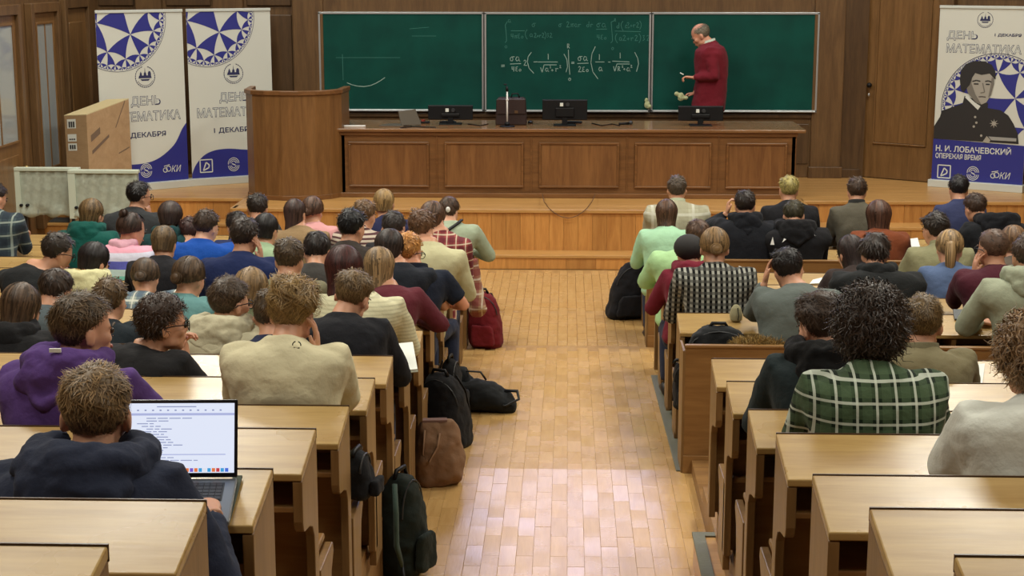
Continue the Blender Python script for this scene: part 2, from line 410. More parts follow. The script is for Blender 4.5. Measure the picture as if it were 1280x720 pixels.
for zz_ in (1.28,): MB().box((-2.9, YW - .03, zz_ - .03), (2.9, YW + .1, zz_ + .01)).build('chalk_ledge', WALLD, wf, base=(0, 0, 0), bevel=.004)
for k in range(6): MB().box((-2.8 + k * .95, YW - .012, ZP + .16), (-1.95 + k * .95, YW + .001, 1.18)).build('wall_panel', WALLD, wf, base=(0, 0, 0), bevel=.006)

# right hand corner: recess, angled door and angled wall
d0 = Vector((3.43, 18.66, 0)); dd = Vector((.68, -.47, 0)).normalized(); nn = Vector((dd.y, -dd.x, 0))  # nn points into the room
def ang_M(o): return Matrix.Translation(o) @ Matrix((( dd.x, -nn.x, 0), (dd.y, -nn.y, 0), (0, 0, 1))).to_4x4()
MA = ang_M(d0)     # local x along the wall, local -y into the room
wr = struct('wall_right_corner', MB().box((-.12, .08, -.1), (4.4, .2, 7), MA), WALLW)
MB().box((-.14, 0, ZP), (-.02, .1, 7), MA).box((.86, -.03, ZP), (1.02, .1, 7), MA).box((.0, .0, 2.9), (.9, .1, 7), MA).build('door_frame', WALLW, wr, base=(0, 0, 0), bevel=.008)
MB().box((.845, -.05, ZP), (1.03, .1, ZP + .12), MA).build('plinth', WALLW, wr, base=(0, 0, 0), bevel=.005)
MB().box((3.13, YW - .0, ZP), (3.44, YW + .06, 7)).build('recess_panel', WALLD, wr, base=(0, 0, 0))
MB().box((3.13, YW - .03, ZP), (3.40, YW + .06, ZP + .1)).build('plinth', WALLD, wr, base=(0, 0, 0), bevel=.004)
for k in range(3):
    MB().box((1.15 + k * 1.05, .05, ZP + .15), (2.05 + k * 1.05, .08, 2.52), MA).box((1.15 + k * 1.05, .05, 2.64), (2.05 + k * 1.05, .08, 4), MA).build('wall_panel', WALLD, wr, base=(0, 0, 0), bevel=.01)
    MB().box((2.06 + k * 1.05, .0, ZP), (2.14 + k * 1.05, .08, 5), MA).build('pilaster', WALLW, wr, base=(0, 0, 0), bevel=.006)
dr = struct('door_1', MB().box((.0, .03, ZP + .01), (.85, .075, 2.88), MA), DOORW)
MB().box((.13, .018, ZP + .42), (.74, .032, 2.76), MA).build('door_panel', DOORW, dr, base=(0, 0, 0), bevel=.008)
MB().box((.115, .012, ZP + .40), (.755, .03, ZP + .42), MA).box((.115, .012, 2.76), (.755, .03, 2.785), MA).box((.112, .012, ZP + .4), (.13, .03, 2.78), MA).box((.74, .012, ZP + .4), (.758, .03, 2.78), MA).build('panel_moulding', DOORW, dr, base=(0, 0, 0), bevel=.004)
k_ = MA @ Vector((.06, -.02, 1.63))
MB().ell(k_, (.03, .03, .03)).tube([k_, MA @ Vector((.06, .03, 1.63))], .012).build('door_knob', BLACK, dr, base=(0, 0, 0), smooth=True)
MB().ell(k_ + Vector((0, 0, -.11)), (.012, .012, .02)).build('keyhole_plate', ALU, dr, base=(0, 0, 0), smooth=True)

# left wall with glazed doors
XWL = -5.42
wl = struct('wall_left', MB().box((XWL - .2, -3.2, -.1), (XWL - .05, 18.8, 7)), WALLW)
GLASS, nt, b = new_mat('door_glass'); b.inputs['Base Color'].default_value = (.42, .46, .45, 1); b.inputs['Roughness'].default_value = .08; b.inputs['Transmission Weight'].default_value = .35; b.inputs['IOR'].default_value = 1.5
def ldoor(n, y0, y1, z0, z1, gz0, gz1, gl):
    d = struct('door_%d' % n, MB().box((XWL - .05, y0, z0), (XWL - .01, y1, z1)), DOORW)
    MB().box((XWL - .05, y0 - .09, z0), (XWL + .03, y0, z1 + .1)).box((XWL - .05, y1, z0), (XWL + .03, y1 + .09, z1 + .1)).box((XWL - .05, y0, z1), (XWL + .03, y1, z1 + .1)).build('door_frame', WALLW, d, base=(0, 0, 0), bevel=.008)
    m = .12
    if gl:
        MB().box((XWL - .03, y0 + m, gz0), (XWL - .004, y1 - m, gz1)).build('pane', GLASS, d, base=(0, 0, 0))
        a = .025
        MB().box((XWL - .02, y0 + m - a, gz0 - a), (XWL + .008, y0 + m, gz1 + a)).box((XWL - .02, y1 - m, gz0 - a), (XWL + .008, y1 - m + a, gz1 + a)).box((XWL - .02, y0 + m, gz0 - a), (XWL + .008, y1 - m, gz0)).box((XWL - .02, y0 + m, gz1), (XWL + .008, y1 - m, gz1 + a)).box((XWL - .01, (y0 + y1) / 2 - .012, gz0), (XWL + .004, (y0 + y1) / 2 + .012, gz1)).build('glazing_bead', DOORW, d, base=(0, 0, 0), bevel=.004)
        MB().box((XWL - .02, y0 + m, z0 + .12), (XWL + .003, y1 - m, gz0 - .14)).build('door_panel', DOORW, d, base=(0, 0, 0), bevel=.008)
    else:
        MB().box((XWL - .02, y0 + m, z0 + .2), (XWL + .003, y1 - m, z1 - .15)).build('door_panel', DOORW, d, base=(0, 0, 0), bevel=.01)
    return d
d2 = ldoor(2, 14.6, 15.75, .1, 2.50, 1.28, 2.40, True)
MB().ell((XWL + .05, 15.66, 1.0), (.03, .03, .03)).build('door_knob', plain('brass', (150, 126, 76), .35, metal=.8), d2, base=(0, 0, 0), smooth=True)
ldoor(3, 16.25, 17.0, .3, 2.50, .9, 2.38, True)
ldoor(4, 17.35, 18.1, ZP, 2.52, .9, 2.4, False)
for k in range(9):
    MB().box((XWL - .05, -2.6 + k * 1.85, 0), (XWL + .01, -2.3 + k * 1.85, 7)).build('pilaster', WALLW, wl, base=(0, 0, 0), bevel=.008)
XWR = 6.25
struct('wall_right', MB().box((XWR, -3.2, -.1), (XWR + .15, 18.8, 7)), WALLW)
struct('wall_back', MB().box((-5.6, -3.3, -.1), (6.4, -3.15, 7)), WALLW)
ce = struct('ceiling', MB().box((-5.7, -3.3, 6.5), (6.5, 18.9, 6.7)), CEIL)
LAMPM = plain('lamp_diffuser', (255, 240, 214), .5, emit=2.0)
for n, (x, y) in enumerate(LAMPS):
    t = thing('ceiling_lamp', ('left' if x < 0 else 'right') + ' ceiling lamp panel, %s pair counted from the blackboard' % ['fifth', 'fourth', 'third', 'second', 'first'][n // 2], 'lamp', (x, y, 6.5))
    MB().box((x - .8, y - .65, 6.44), (x + .8, y + .65, 6.5)).build('housing', WHITE, t)
    MB().box((x - .74, y - .59, 6.425), (x + .74, y + .59, 6.44)).build('diffuser', LAMPM, t)

# projection screen above the blackboard: its glow mirrors in the polished aisle floor
t = thing('projection_screen', 'lit white projection screen hanging above the blackboards', 'screen', (0, YW - .1, 3.5))
SCRM, nt, b = new_mat('screen_light'); b.inputs['Base Color'].default_value = (.6, .6, .65, 1)
b.inputs['Emission Color'].default_value = (.60, .62, 1.0, 1); b.inputs['Emission Strength'].default_value = 6.0
MB().box((-1.25, YW - .10, 3.62), (1.35, YW - .09, 5.6)).build('screen_surface', SCRM, t)
MB().box((-1.33, YW - .09, 3.54), (1.43, YW - .07, 5.7)).build('screen_border', BLACK, t)
MB().tube([(-1.5, YW - .1, 5.74), (1.6, YW - .1, 5.74)], .05, 12).build('roller_case', WHITE, t)

# ================================================================ BLACKBOARDS
GREEN, nt, b = new_mat('green_chalkboard')
no, mp = noise_bump(nt, b, 3, .05, .005, detail=6)
cr = N(nt, 'ShaderNodeValToRGB'); cr.color_ramp.elements[0].position = .3; cr.color_ramp.elements[1].position = .75
cr.color_ramp.elements[0].color = (*lin((2, 60, 53)), 1); cr.color_ramp.elements[1].color = (*lin((5, 76, 66)), 1)
nt.links.new(no.outputs['Fac'], cr.inputs[0]); nt.links.new(cr.outputs[0], b.inputs['Base Color']); b.inputs['Roughness'].default_value = .6; b.inputs['Specular IOR Level'].default_value = .2
CHALK = plain('chalk', (150, 178, 168), .95); CHALKF = plain('faint_chalk', (64, 124, 114), .95)
def strokes(mb, ls, Y, w, dz=0):
    """chalk lines given as world points on the board"""
    for l in ls:
        for a, c in zip(l[:-1], l[1:]):
            d = (c - a)
            if d.length < 1e-5: continue
            d.normalize(); q = Vector((-d.z, 0, d.x)) * (w / 2)
            a2, c2 = a - d * w * .3, c + d * w * .3
            mb.prism([a2 - q, c2 - q, c2 + q, a2 + q], (0, -.0015, 0))
BRD = []
for n, (x0, x1, yy, lb) in enumerate(((-2.875, -.965, YW - .03, 'left green chalkboard panel, nearly empty with one faint chalk arc'),
                                  (-.955, .955, YW - .06, 'middle green chalkboard panel covered with chalk formulas'),
                                  (.965, 2.875, YW - .03, 'right green chalkboard panel behind the man in the red sweater'))):
    t = thing('blackboard', lb, 'blackboard', ((x0 + x1) / 2, yy, 1.32), 'green chalkboard panels on the front wall'); BRD.append(t)
    MB().box((x0, yy, 1.33), (x1, yy + .02, 2.45)).build('writing_surface', GREEN, t)
    a = .022
    f = MB().box((x0, yy - .012, 2.43), (x1, yy + .022, 2.455)).box((x0, yy - .012, 1.315), (x1, yy + .022, 1.34)).box((x0, yy - .012, 1.32), (x0 + a, yy + .022, 2.45)).box((x1 - a, yy - .012, 1.32), (x1, yy + .022, 2.45))
    f.build('frame', ALU, t, bevel=.003)
    MB().box((x0 + .02, yy - .05, 1.318), (x1 - .02, yy, 1.332)).build('chalk_tray', ALU, t, bevel=.003)
def bp(zx, zy):    # point on the middle board measured on an enlargement of the photograph
    return at(600 + zx / 5.54, 15 + zy / 5.54, YW - .0605)
def G(ch, x, y, s=1.0):
    """simple hand-drawn glyph strokes, box about 24x36 at s=1, y = baseline"""
    D = {'1': [[(4, -30), (6, -34), (6, 0)]], '2': [[(0, -28), (6, -34), (14, -28), (8, -14), (0, 0), (18, 0)]],
         '4': [[(0, -32), (0, -14), (16, -14)], [(12, -32), (12, 0)]], '0': [[(6, -16), (0, -8), (5, 0), (13, -3), (14, -12), (6, -16)]],
         'a': [[(14, -18), (5, -20), (0, -8), (6, 0), (14, -6), (15, -18), (16, -2), (20, 0)]], 'r': [[(0, -18), (2, 0)], [(1, -12), (8, -18), (14, -16)]],
         'R': [[(2, 0), (2, -32), (14, -30), (13, -18), (3, -16), (18, 0)]], 's': [[(20, -20), (8, -20), (0, -12), (3, -2), (11, -1), (14, -10), (9, -19)]],
         'e': [[(14, -30), (3, -28), (3, -18), (11, -16), (2, -13), (1, -3), (14, -1)]], 'p': [[(0, -18), (20, -20)], [(5, -18), (3, 0)], [(13, -19), (14, 0)]],
         'd': [[(14, -14), (5, -15), (0, -6), (6, 0), (14, -4)], [(15, -34), (15, 0)]], '+': [[(0, -10), (14, -10)], [(7, -17), (7, -3)]],
         '=': [[(0, -14), (18, -15)], [(0, -6), (18, -7)]], '-': [[(0, -10), (16, -10)]], '3': [[(0, -30), (8, -32), (4, -18), (10, -8), (0, 0)]],
         '(': [[(12, -44), (3, -30), (1, -16), (6, 2), (14, 14)]], ')': [[(0, -44), (9, -30), (11, -16), (7, 2), (0, 14)]],
         'i': [[(16, -60), (10, -56), (8, -30), (10, 0), (4, 10), (-4, 4)]], '/': [[(12, -30), (0, 0)]]}
    return [[bp(x + px * s, y + py * s) for px, py in l] for l in D[ch]]
def Ws(st, x, y, s, adv=24):
    o = []
    for k, ch in enumerate(st):
        if ch != ' ': o += G(ch, x + k * adv * s, y, s)
    return o
def ln(*p): return [[bp(*q) for q in p]]
mb = MB(); main = []
main += Ws('=', 148, 385, 1.2) + Ws('sa', 208, 340, 1.5, 26) + ln((210, 360), (283, 357)) + Ws('4e0', 222, 410, 1.0, 24) + Ws('2', 304, 370, 1.1)
main += ln((355, 280), (333, 310), (328, 345), (340, 390), (372, 424)) + ln((372, 346), (396, 345)) + Ws('1', 466, 328, 1.1) + ln((402, 346), (537, 346))
main += ln((420, 385), (430, 418), (444, 366), (530, 366)) + Ws('a', 452, 412, 1.2) + Ws('2', 484, 388, .4) + Ws('+', 494, 412, .9) + Ws('r', 524, 412, 1.2) + Ws('2', 552, 386, .5)
main += ln((582, 292), (602, 330), (606, 380), (596, 415)) + ln((612, 262), (614, 340), (622, 432)) + Ws('R', 604, 250, .9) + Ws('0', 612, 476, 1.2)
main += Ws('=', 634, 362, 1.0) + Ws('sa', 678, 338, 1.5, 25) + ln((675, 357), (750, 354)) + Ws('2e0', 682, 414, 1.1, 24)
main += ln((798, 240), (775, 290), (768, 350), (782, 415), (816, 462)) + Ws('1', 820, 330, 1.1) + ln((800, 346), (860, 346)) + Ws('a', 822, 408, 1.3) + ln((888, 347), (902, 347))
main += Ws('1', 964, 320, 1.1) + ln((918, 340), (1034, 346)) + ln((925, 378), (934, 412), (948, 360), (1035, 360)) + Ws('R', 954, 408, .95) + Ws('2', 984, 384, .4) + Ws('+', 994, 404, .8) + Ws('a', 1016, 410, 1.2) + Ws('2', 1044, 384, .5)
main += ln((1072, 280), (1092, 320), (1098, 360), (1084, 412))
strokes(mb, main, 0, .0075); mb.build('chalk_formula', CHALK, BRD[1])
mb = MB(); fn = []
fn += Ws('a', 195, 72, 1.0) + ln((190, 66), (175, 90), (182, 150), (184, 200), (174, 212)) + Ws('0', 172, 250, 1.1) + ln((215, 130), (308, 130)) + Ws('4pe0', 216, 182, 1.0, 23)
fn += Ws('(a', 312, 172, 1.1, 30) + Ws('2+r2)32', 376, 176, .9, 20) + Ws('s', 360, 104, 1.3) + Ws('s 2par dr', 545, 104, 1.1, 25) + Ws('sa', 808, 106, 1.4, 26) + ln((805, 120), (878, 118)) + Ws('4e0', 812, 190, 1.0, 24)
fn += ln((930, 60), (908, 70), (914, 140), (918, 200), (906, 214)) + Ws('R', 930, 64, .6) + Ws('0', 910, 262, 1.1) + ln((935, 132), (1112, 136)) + Ws('d(a', 946, 112, 1.1, 27) + Ws('2+r2)', 1018, 106, 1.0, 22)
fn += Ws('(a2+r2)32', 936, 198, 1.1, 25)
strokes(mb, fn, 0, .006); mb.build('half_erased_formula', CHALKF, BRD[1])
mb = MB()
def bl(px, py): return at(px, py, YW - .0305)
arc = [bl(*q) for q in ((434, 103.5), (440, 106), (447, 107.6), (455, 108.2), (463, 107), (470, 104), (476, 100.5), (481, 97))]
strokes(mb, [arc], 0, .008); mb.build('chalk_arc', CHALK, BRD[0])
mb = MB(); strokes(mb, [[bl(428, 68), (bl(429, 100))], [bl(420, 72), bl(500, 72)], [bl(512, 36), bl(536, 34)], [bl(515, 45), bl(545, 45)]], 0, .005); mb.build('faint_lines', CHALKF, BRD[0])
def fused(name, mb, mat, parent, voxel, smooth=2, disp=0, dsize=.1, base=None):
    me = fuse(mb, voxel, smooth, disp, dsize)
    b = Vector(base if base is not None else (parent.location if parent is not None else (0, 0, 0)))
    me.transform(Matrix.Translation(-b)); return link_mesh(name, me, parent, mat, True)
RAG = plain('pale_rag_cloth', (178, 184, 140), .9, bump=.4, bscale=20)
p = at(809, 131, YW - .09)
o = fused('board_rag', MB().ell(p, (.035, .025, .045)).ell(p + Vector((-.01, 0, .05)), (.022, .02, .03)).ell(p + Vector((.02, 0, -.02)), (.035, .025, .025)), RAG, None, .008, 1, .02, .03)
tag(o, 'crumpled pale green rag on the right end of the middle chalk tray', 'rag')

# ================================================================ TEACHER'S TABLE
YT = 16.84; ZT = 1.29
t = thing('lecture_table', 'long brown wooden lecture table with five front panels', 'table', (0, YT, ZP))
MB().box((-2.47, YT - .03, ZT - .035), (2.50, 17.8, ZT)).build('tabletop', wood('table_top_wood', (142, 104, 68), (112, 78, 48), 'X', .18, .8, rnd=0), t, bevel=.008)
MB().box((-2.40, YT + .02, ZP + .05), (2.40, YT + .07, ZT - .035)).build('front_panel', TABLEW, t)
for x in (-2.40, 2.36): MB().box((x, YT + .02, ZP), (x + .05, 17.7, ZT - .035)).build('side_panel', TABLEW, t, bevel=.004)
MB().box((-2.42, YT - .02, ZP), (2.42, YT + .06, ZP + .05)).build('base_board', TABLEW, t, bevel=.006)
MB().box((-2.42, YT + .0, ZT - .075), (2.42, YT + .03, ZT - .035)).build('apron', TABLEW, t, bevel=.004)
# panel centres measured: frames between stiles
edges = [(-2.27, -1.55), (-1.30, -.52), (-.27, .52), (.78, 1.53), (1.72, 2.30)]
edges = [(a, c) for a, c in ((-2.29, -1.48), (-1.27, -.48), (-.27, .53), (.74, 1.50), (1.70, 2.29))]
for a, c in edges:
    z0, z1 = ZP + .13, ZT - .165
    pn = MB().box((a, YT + .008, z0), (c, YT + .022, z1)).build('panel', TABLEZ, t)
    w = .022
    MB().box((a - w, YT - .006, z0 - w), (c + w, YT + .02, z0)).box((a - w, YT - .006, z1), (c + w, YT + .02, z1 + w)).box((a - w, YT - .006, z0), (a, YT + .02, z1)).box((c, YT - .006, z0), (c + w, YT + .02, z1)).build('panel_moulding', TABLEW, pn, base=t.location, bevel=.006)
for x in (-1.375, -.375, .635, 1.60):
    MB().box((x - .006, YT + .01, ZP + .05), (x + .006, YT + .022, ZT - .075)).build('stile_joint', TABLEW, t)

# lectern, curved front
t = thing('lectern', 'tall curved wooden lectern left of the lecture table', 'lectern', (-2.9, 16.9, ZP))
def lect_arc(r0, r1=None, n=12):
    c = Vector((-2.89, 17.15, 0)); out = []
    xs = [(-.53, .16), (-.50, -.30), (-.40, -.47), (-.25, -.56), (-.08, -.60), (.10, -.60), (.27, -.55), (.41, -.44), (.51, -.28), (.53, .16)]
    return [Vector((c.x + x * r0, c.y + y * r0, 0)) for x, y in xs]
LZ = 1.69
def shell(scale_o, scale_i, z0, z1, dzs=None):
    o_, i_ = lect_arc(scale_o), lect_arc(scale_i); n = len(o_); mb = MB(); v = []; f = []
    for k in range(n):
        v += [o_[k] + Vector((0, 0, z0)), i_[k] + Vector((0, 0, z0)), i_[k] + Vector((0, 0, z1)), o_[k] + Vector((0, 0, z1))]
    for k in range(n - 1):
        a, b_ = 4 * k, 4 * k + 4
        for q in range(4): f.append((a + q, a + (q + 1) % 4, b_ + (q + 1) % 4, b_ + q))
    f += [(0, 3, 2, 1), tuple(4 * (n - 1) + q for q in range(4))]
    return mb.add(v, f)
shell(1.0, .95, ZP + .03, LZ - .03).build('curved_front', wood('lectern_wood', (134, 96, 56), (104, 72, 40), 'Z', .35, .8, rnd=0), t)
shell(1.03, .90, LZ - .035, LZ + .01).build('top_rim', TABLEW, t, bevel=.006)
shell(1.02, .96, ZP, ZP + .05).build('base_board', TABLEW, t, bevel=.004)
MB().prism([(p.x, p.y, LZ - .2) for p in lect_arc(.95)], (0, 0, .03)).build('reading_shelf', TABLEW, t)
# ================================================================ BENCH ROWS
EDGED = plain('dark_edge_band', (70, 48, 28), .4)
def row_meshes(s):
    """cross-section of a bench row: desk with sloping top, shelf, back panel and the bench in front of it; s=-1 left, 1 right"""
    xa = s * (XL if s < 0 else XR); xb = s * (5.32 if s < 0 else 6.1)
    lo_, hi = min(xa, xb), max(xa, xb); M = {}
    def mk(name, mb, mat, bevel=0):
        me = mb.mesh(name); me.materials.append(mat); M.setdefault(name, []).append((me, bevel))
    mk('desktop', MB().prism([(lo_, .004, .700), (lo_, -.275, .646), (lo_, -.275, .624), (lo_, .004, .676)], (hi - lo_, 0, 0)), DESKT, .004)
    mk('back_panel', MB().box((lo_ + .03, -.002, .0), (hi - .03, .014, .694)), DESKP, .003)
    mk('edge_strip', MB().box((lo_ + .001, .004, .672), (hi, .009, .7025)), EDGED)
    mk('shelf', MB().box((lo_ + .03, -.235, .515), (hi - .03, -.01, .533)), DESKP, .003)
    mk('bench_seat', MB().box((lo_ + .03, -.70, .365), (hi - .03, -.42, .388)), DESKP, .006)
    prof = [(.02, 0), (.02, .700), (0, .7005), (-.272, .6475), (-.272, .50), (-.262, .475), (-.24, .46), (-.15, .445), (-.10, .425), (-.075, .39), (-.07, .34), (-.07, 0)]
    sp = [(-.70, 0), (-.70, .365), (-.44, .365), (-.43, .33), (-.48, .28), (-.50, .2), (-.50, 0)]
    th = .028
    e = xa if s < 0 else xa
    x0 = e - th if s < 0 else e
    mk('side_panel', MB().prism([(x0, y if y < .01 else .003, z - .0255 if z > .6 else z) for y, z in prof], (th, 0, 0)), DESKS, .004)
    mk('seat_support', MB().prism([(x0, y, z) for y, z in sp], (th, 0, 0)), DESKS, .004)
    k = 1
    while abs(xa) + k * 1.5 < abs(xb):
        xs = xa + s * k * 1.5
        mk('side_panel', MB().prism([(xs, y, z - .03 if z > .6 else z) for y, z in prof if not (y == .02)] , (.024, 0, 0)), DESKS)
        mk('seat_support', MB().prism([(xs, y, z) for y, z in sp], (.024, 0, 0)), DESKS)
        k += 1
    return M
RM = {-1: row_meshes(-1), 1: row_meshes(1)}
ORD = ['first', 'second', 'third', 'fourth', 'fifth', 'sixth', 'seventh', 'eighth', 'ninth', 'tenth', 'eleventh', 'twelfth', 'thirteenth', 'fourteenth', 'fifteenth', 'sixteenth']
EXTRA = {(-1, 0): 'wooden desk row nearest the camera at the lower left corner, empty', (-1, 1): 'wooden desk row right behind the student typing on the laptop',
         (-1, 2): 'left wooden desk row that holds the open silver laptop', (-1, 3): 'left wooden desk row just in front of the laptop, its top empty',
         (-1, 4): 'left wooden desk row behind the student in the white long-sleeved shirt', (-1, 15): 'front row of wooden desks on the left, nearest the podium',
         (1, 0): 'wooden desk row at the lower right corner, nearest the camera', (1, 3): 'right wooden desk row behind the student in the green plaid shirt',
         (1, 9): 'right wooden desk row with the beige pencil case on it', (1, 15): 'front row of wooden desks on the right, nearest the podium'}
def bench_row(s, i):
    side = 'left' if s < 0 else 'right'
    lab = EXTRA.get((s, i)) or '%s wooden desk row of the %s block, counted from the camera' % (ORD[i if s < 0 or i < 7 else (i - 2 if i < 13 else i - 3)], side)
    t = thing('bench_row', lab, 'desk row', (0, ROWY[i], ROWZ[i] - .70), 'wooden bench and desk rows')
    for nm, lst in RM[s].items():
        for me, bev in lst:
            o = bpy.data.objects.new(nm, me); COL.objects.link(o); o.parent = t
            if bev:
                m = o.modifiers.new('bevel', 'BEVEL'); m.width = bev; m.segments = 2; m.limit_method = 'ANGLE'; m.angle_limit = .6
    return t
for i in range(16): bench_row(-1, i)
for i in (0, 1, 2, 3, 4, 5, 6, 9, 10, 11, 12, 14, 15): bench_row(1, i)
# cross-aisle back rests of the right block
for i, Y, z1, z0, lb in ((8, 8.27, .985, .29, 'low wooden back rest panel behind the black bag and the fur-trimmed coat, right block'),
                         (13, 12.08, .755, .07, 'low wooden back rest panel behind the girl in the mint sweater, right block')):
    t = thing('low_bench', lb, 'bench', (0, Y, z0), 'freestanding bench backs of the right block')
    MB().box((.635, Y - .012, z0), (6.1, Y + .012, z1)).build('back_panel', DESKP, t, bevel=.003)
    MB().box((.632, Y - .022, z0), (6.1, Y - .012, z0 + .10)).build('base_board', DESKP, t, bevel=.004)
    MB().box((.632, Y - .018, z1 - .004), (6.1, Y + .018, z1 + .012)).build('top_rail', DESKP, t, bevel=.004)
    MB().box((.622, Y - .012, z0), (.637, Y + .24, z1 - .02)).build('end_panel', DESKS, t, bevel=.004)

# ================================================================ BANNERS
NAVY = plain('banner_blue', (38, 42, 128), .55); BPALE = plain('banner_pale_print', (206, 210, 204), .5); BINK = plain('banner_ink', (38, 42, 84), .55)
BGREY = plain('banner_grey_print', (150, 150, 146), .55)
def text_mesh(body, offset=0.0, space=1.0, shear=0.0):
    c = bpy.data.curves.new('lettering', 'FONT'); c.body = body; c.offset = offset; c.space_character = space; c.shear = shear; c.resolution_u = 3
    o = bpy.data.objects.new('lettering', c); TS.collection.objects.link(o); vl = TS.view_layers[0]; vl.update()
    me = bpy.data.meshes.new_from_object(o.evaluated_get(vl.depsgraph)); v, f = mesh_np(me)
    bpy.data.objects.remove(o); bpy.data.curves.remove(c); bpy.data.meshes.remove(me)
    return np.array(v), f
class Sheet:
    """flat print laid on a plane: u to the right, v down, in metres"""
    def __init__(s, o, ux, up): s.o = Vector(o); s.u = Vector(ux).normalized(); s.up = Vector(up).normalized(); s.n = s.u.cross(s.up)
    def p(s, u, v, d=0): return s.o + s.u * u - s.up * v + s.n * d
    def poly(s, mb, pts, d): mb.add([s.p(u, v, d) for u, v in pts], [tuple(range(len(pts)))[::-1]])
    def disc(s, mb, c, r, d, n=20, r2=None): s.poly(mb, [(c[0] + r * math.cos(2 * PI * k / n), c[1] + (r2 or r) * math.sin(2 * PI * k / n)) for k in range(n)], d)
    def ring(s, mb, c, r0, r1, d, n=28, a0=0, a1=2 * PI):
        m = []
        for k in range(n + 1):
            a = a0 + (a1 - a0) * k / n; m += [s.p(c[0] + r0 * math.cos(a), c[1] + r0 * math.sin(a), d), s.p(c[0] + r1 * math.cos(a), c[1] + r1 * math.sin(a), d)]
        mb.add(m, [(2 * k, 2 * k + 1, 2 * k + 3, 2 * k + 2) for k in range(n)])
    def line(s, mb, pts, w, d):
        for a, b in zip(pts[:-1], pts[1:]):
            dx, dy = b[0] - a[0], b[1] - a[1]; L = math.hypot(dx, dy) or 1; nx, ny = -dy / L * w / 2, dx / L * w / 2
            s.poly(mb, [(a[0] + nx, a[1] + ny), (a[0] - nx, a[1] - ny), (b[0] - nx, b[1] - ny), (b[0] + nx, b[1] + ny)], d)
    def text(s, mb, body, u0, u1, v0, v1, d, umax=None, **k):
        ref, _ = text_mesh(body, 0, k.get('space', 1), k.get('shear', 0)); a, f = text_mesh(body, **k)
        lo_, hi = ref.min(0), ref.max(0); sx = (u1 - u0) / (hi[0] - lo_[0]); sy = (v1 - v0) / (hi[1] - lo_[1])
        mb.add([s.p(min(u0 + (q[0] - lo_[0]) * sx, umax or 9), v1 - (q[1] - lo_[1]) * sy, d) for q in a], f)
def hyper_tiles():
    rho = math.tanh(math.acosh(1 / math.tan(PI / 3) / math.tan(PI / 8)) / 2); V = [rho * complex(math.cos(a), math.sin(a)) for a in (.5, .5 + 2 * PI / 3, .5 + 4 * PI / 3)]
    def refl(a, b, z):
        den = (a * b.conjugate()).imag
        if abs(den) < 1e-6: u = (b - a) / abs(b - a); return u * u * z.conjugate()
        D_ = a.real * b.imag - a.imag * b.real; e_, f_ = (1 + abs(a) ** 2) / 2, (1 + abs(b) ** 2) / 2
        c = complex((e_ * b.imag - a.imag * f_) / D_, (a.real * f_ - b.real * e_) / D_); r2 = abs(c) ** 2 - 1
        return c + r2 / (z - c).conjugate()
    seen = set(); out = []; todo = [(V[0], V[1], V[2], 0)]
    while todo:
        a, b, c, col = todo.pop(0); m = (a + b + c) / 3; k = (round(m.real, 3), round(m.imag, 3))
        if k in seen or max(abs(a - b), abs(b - c), abs(c - a)) < .035: continue
        seen.add(k); out.append((a, b, c, col))
        for p, q, r in ((a, b, c), (b, c, a), (c, a, b)): todo.append((p, q, refl(p, q, r), 1 - col))
    return out
def geod(a, b, n=6):
    def T(z): return (z - a) / (1 - a.conjugate() * z)
    w = T(b); o = []
    for k in range(n):
        z = w / abs(w) * math.tanh(math.atanh(min(abs(w), .99999)) * k / n); o.append((z + a) / (1 + a.conjugate() * z))
    return o
TILES = hyper_tiles()
def tile_disc(sh, mb, cx, cy, R, d, umin, umax, vmin, rot=0.0, vmax=9):
    e = complex(math.cos(rot), math.sin(rot))
    for a, b, c, col in TILES:
        if col: continue
        pts = [z * e for z in geod(a, b) + geod(b, c) + geod(c, a)]
        P = [(min(max(cx + z.real * R, umin), umax), min(max(cy + z.imag * R, vmin), vmax)) for z in pts]
        Q = [P[0]]
        for q in P[1:]:
            if math.hypot(q[0] - Q[-1][0], q[1] - Q[-1][1]) > 1e-4: Q.append(q)
        if math.hypot(Q[0][0] - Q[-1][0], Q[0][1] - Q[-1][1]) < 1e-4: Q = Q[:-1]
        ar = sum(Q[i][0] * Q[(i + 1) % len(Q)][1] - Q[(i + 1) % len(Q)][0] * Q[i][1] for i in range(len(Q))) if len(Q) > 2 else 0
        if abs(ar) > 2e-5: sh.poly(mb, Q if ar > 0 else Q[::-1], d)
def emblem(sh, mb, c, r, d):
    for k in range(26):     # laurel ring of leaves, open at the top
        a = -PI / 2 + (k + 1.6) / 28.2 * 2 * PI
        q = (c[0] + r * .9 * math.cos(a), c[1] + r * .9 * math.sin(a)); t = (-math.sin(a), math.cos(a)); L, w = r * .13, r * .045
        sh.poly(mb, [(q[0] - t[0] * L, q[1] - t[1] * L), (q[0] + math.cos(a) * w, q[1] + math.sin(a) * w), (q[0] + t[0] * L, q[1] + t[1] * L), (q[0] - math.cos(a) * w, q[1] - math.sin(a) * w)], d)
    sh.ring(mb, c, r * .74, r * .78, d, a0=.15 * PI, a1=.85 * PI)
    def P(l): sh.poly(mb, [(c[0] + x * r, c[1] - y * r) for x, y in l], d)
    P([(-.62, -.12), (.62, -.12), (.55, .12), (-.55, .12)]); P([(-.13, .1), (.13, .1), (.10, .34), (.04, .40), (.0, .82), (-.04, .40), (-.10, .34)])
    P([(-.5, .1), (-.28, .1), (-.30, .28), (-.39, .48), (-.48, .28)]); P([(.26, .1), (.56, .1), (.56, .3), (.5, .46), (.36, .5), (.27, .34)])
    P([(-.45, -.2), (.45, -.2), (.3, -.34), (-.3, -.34)])
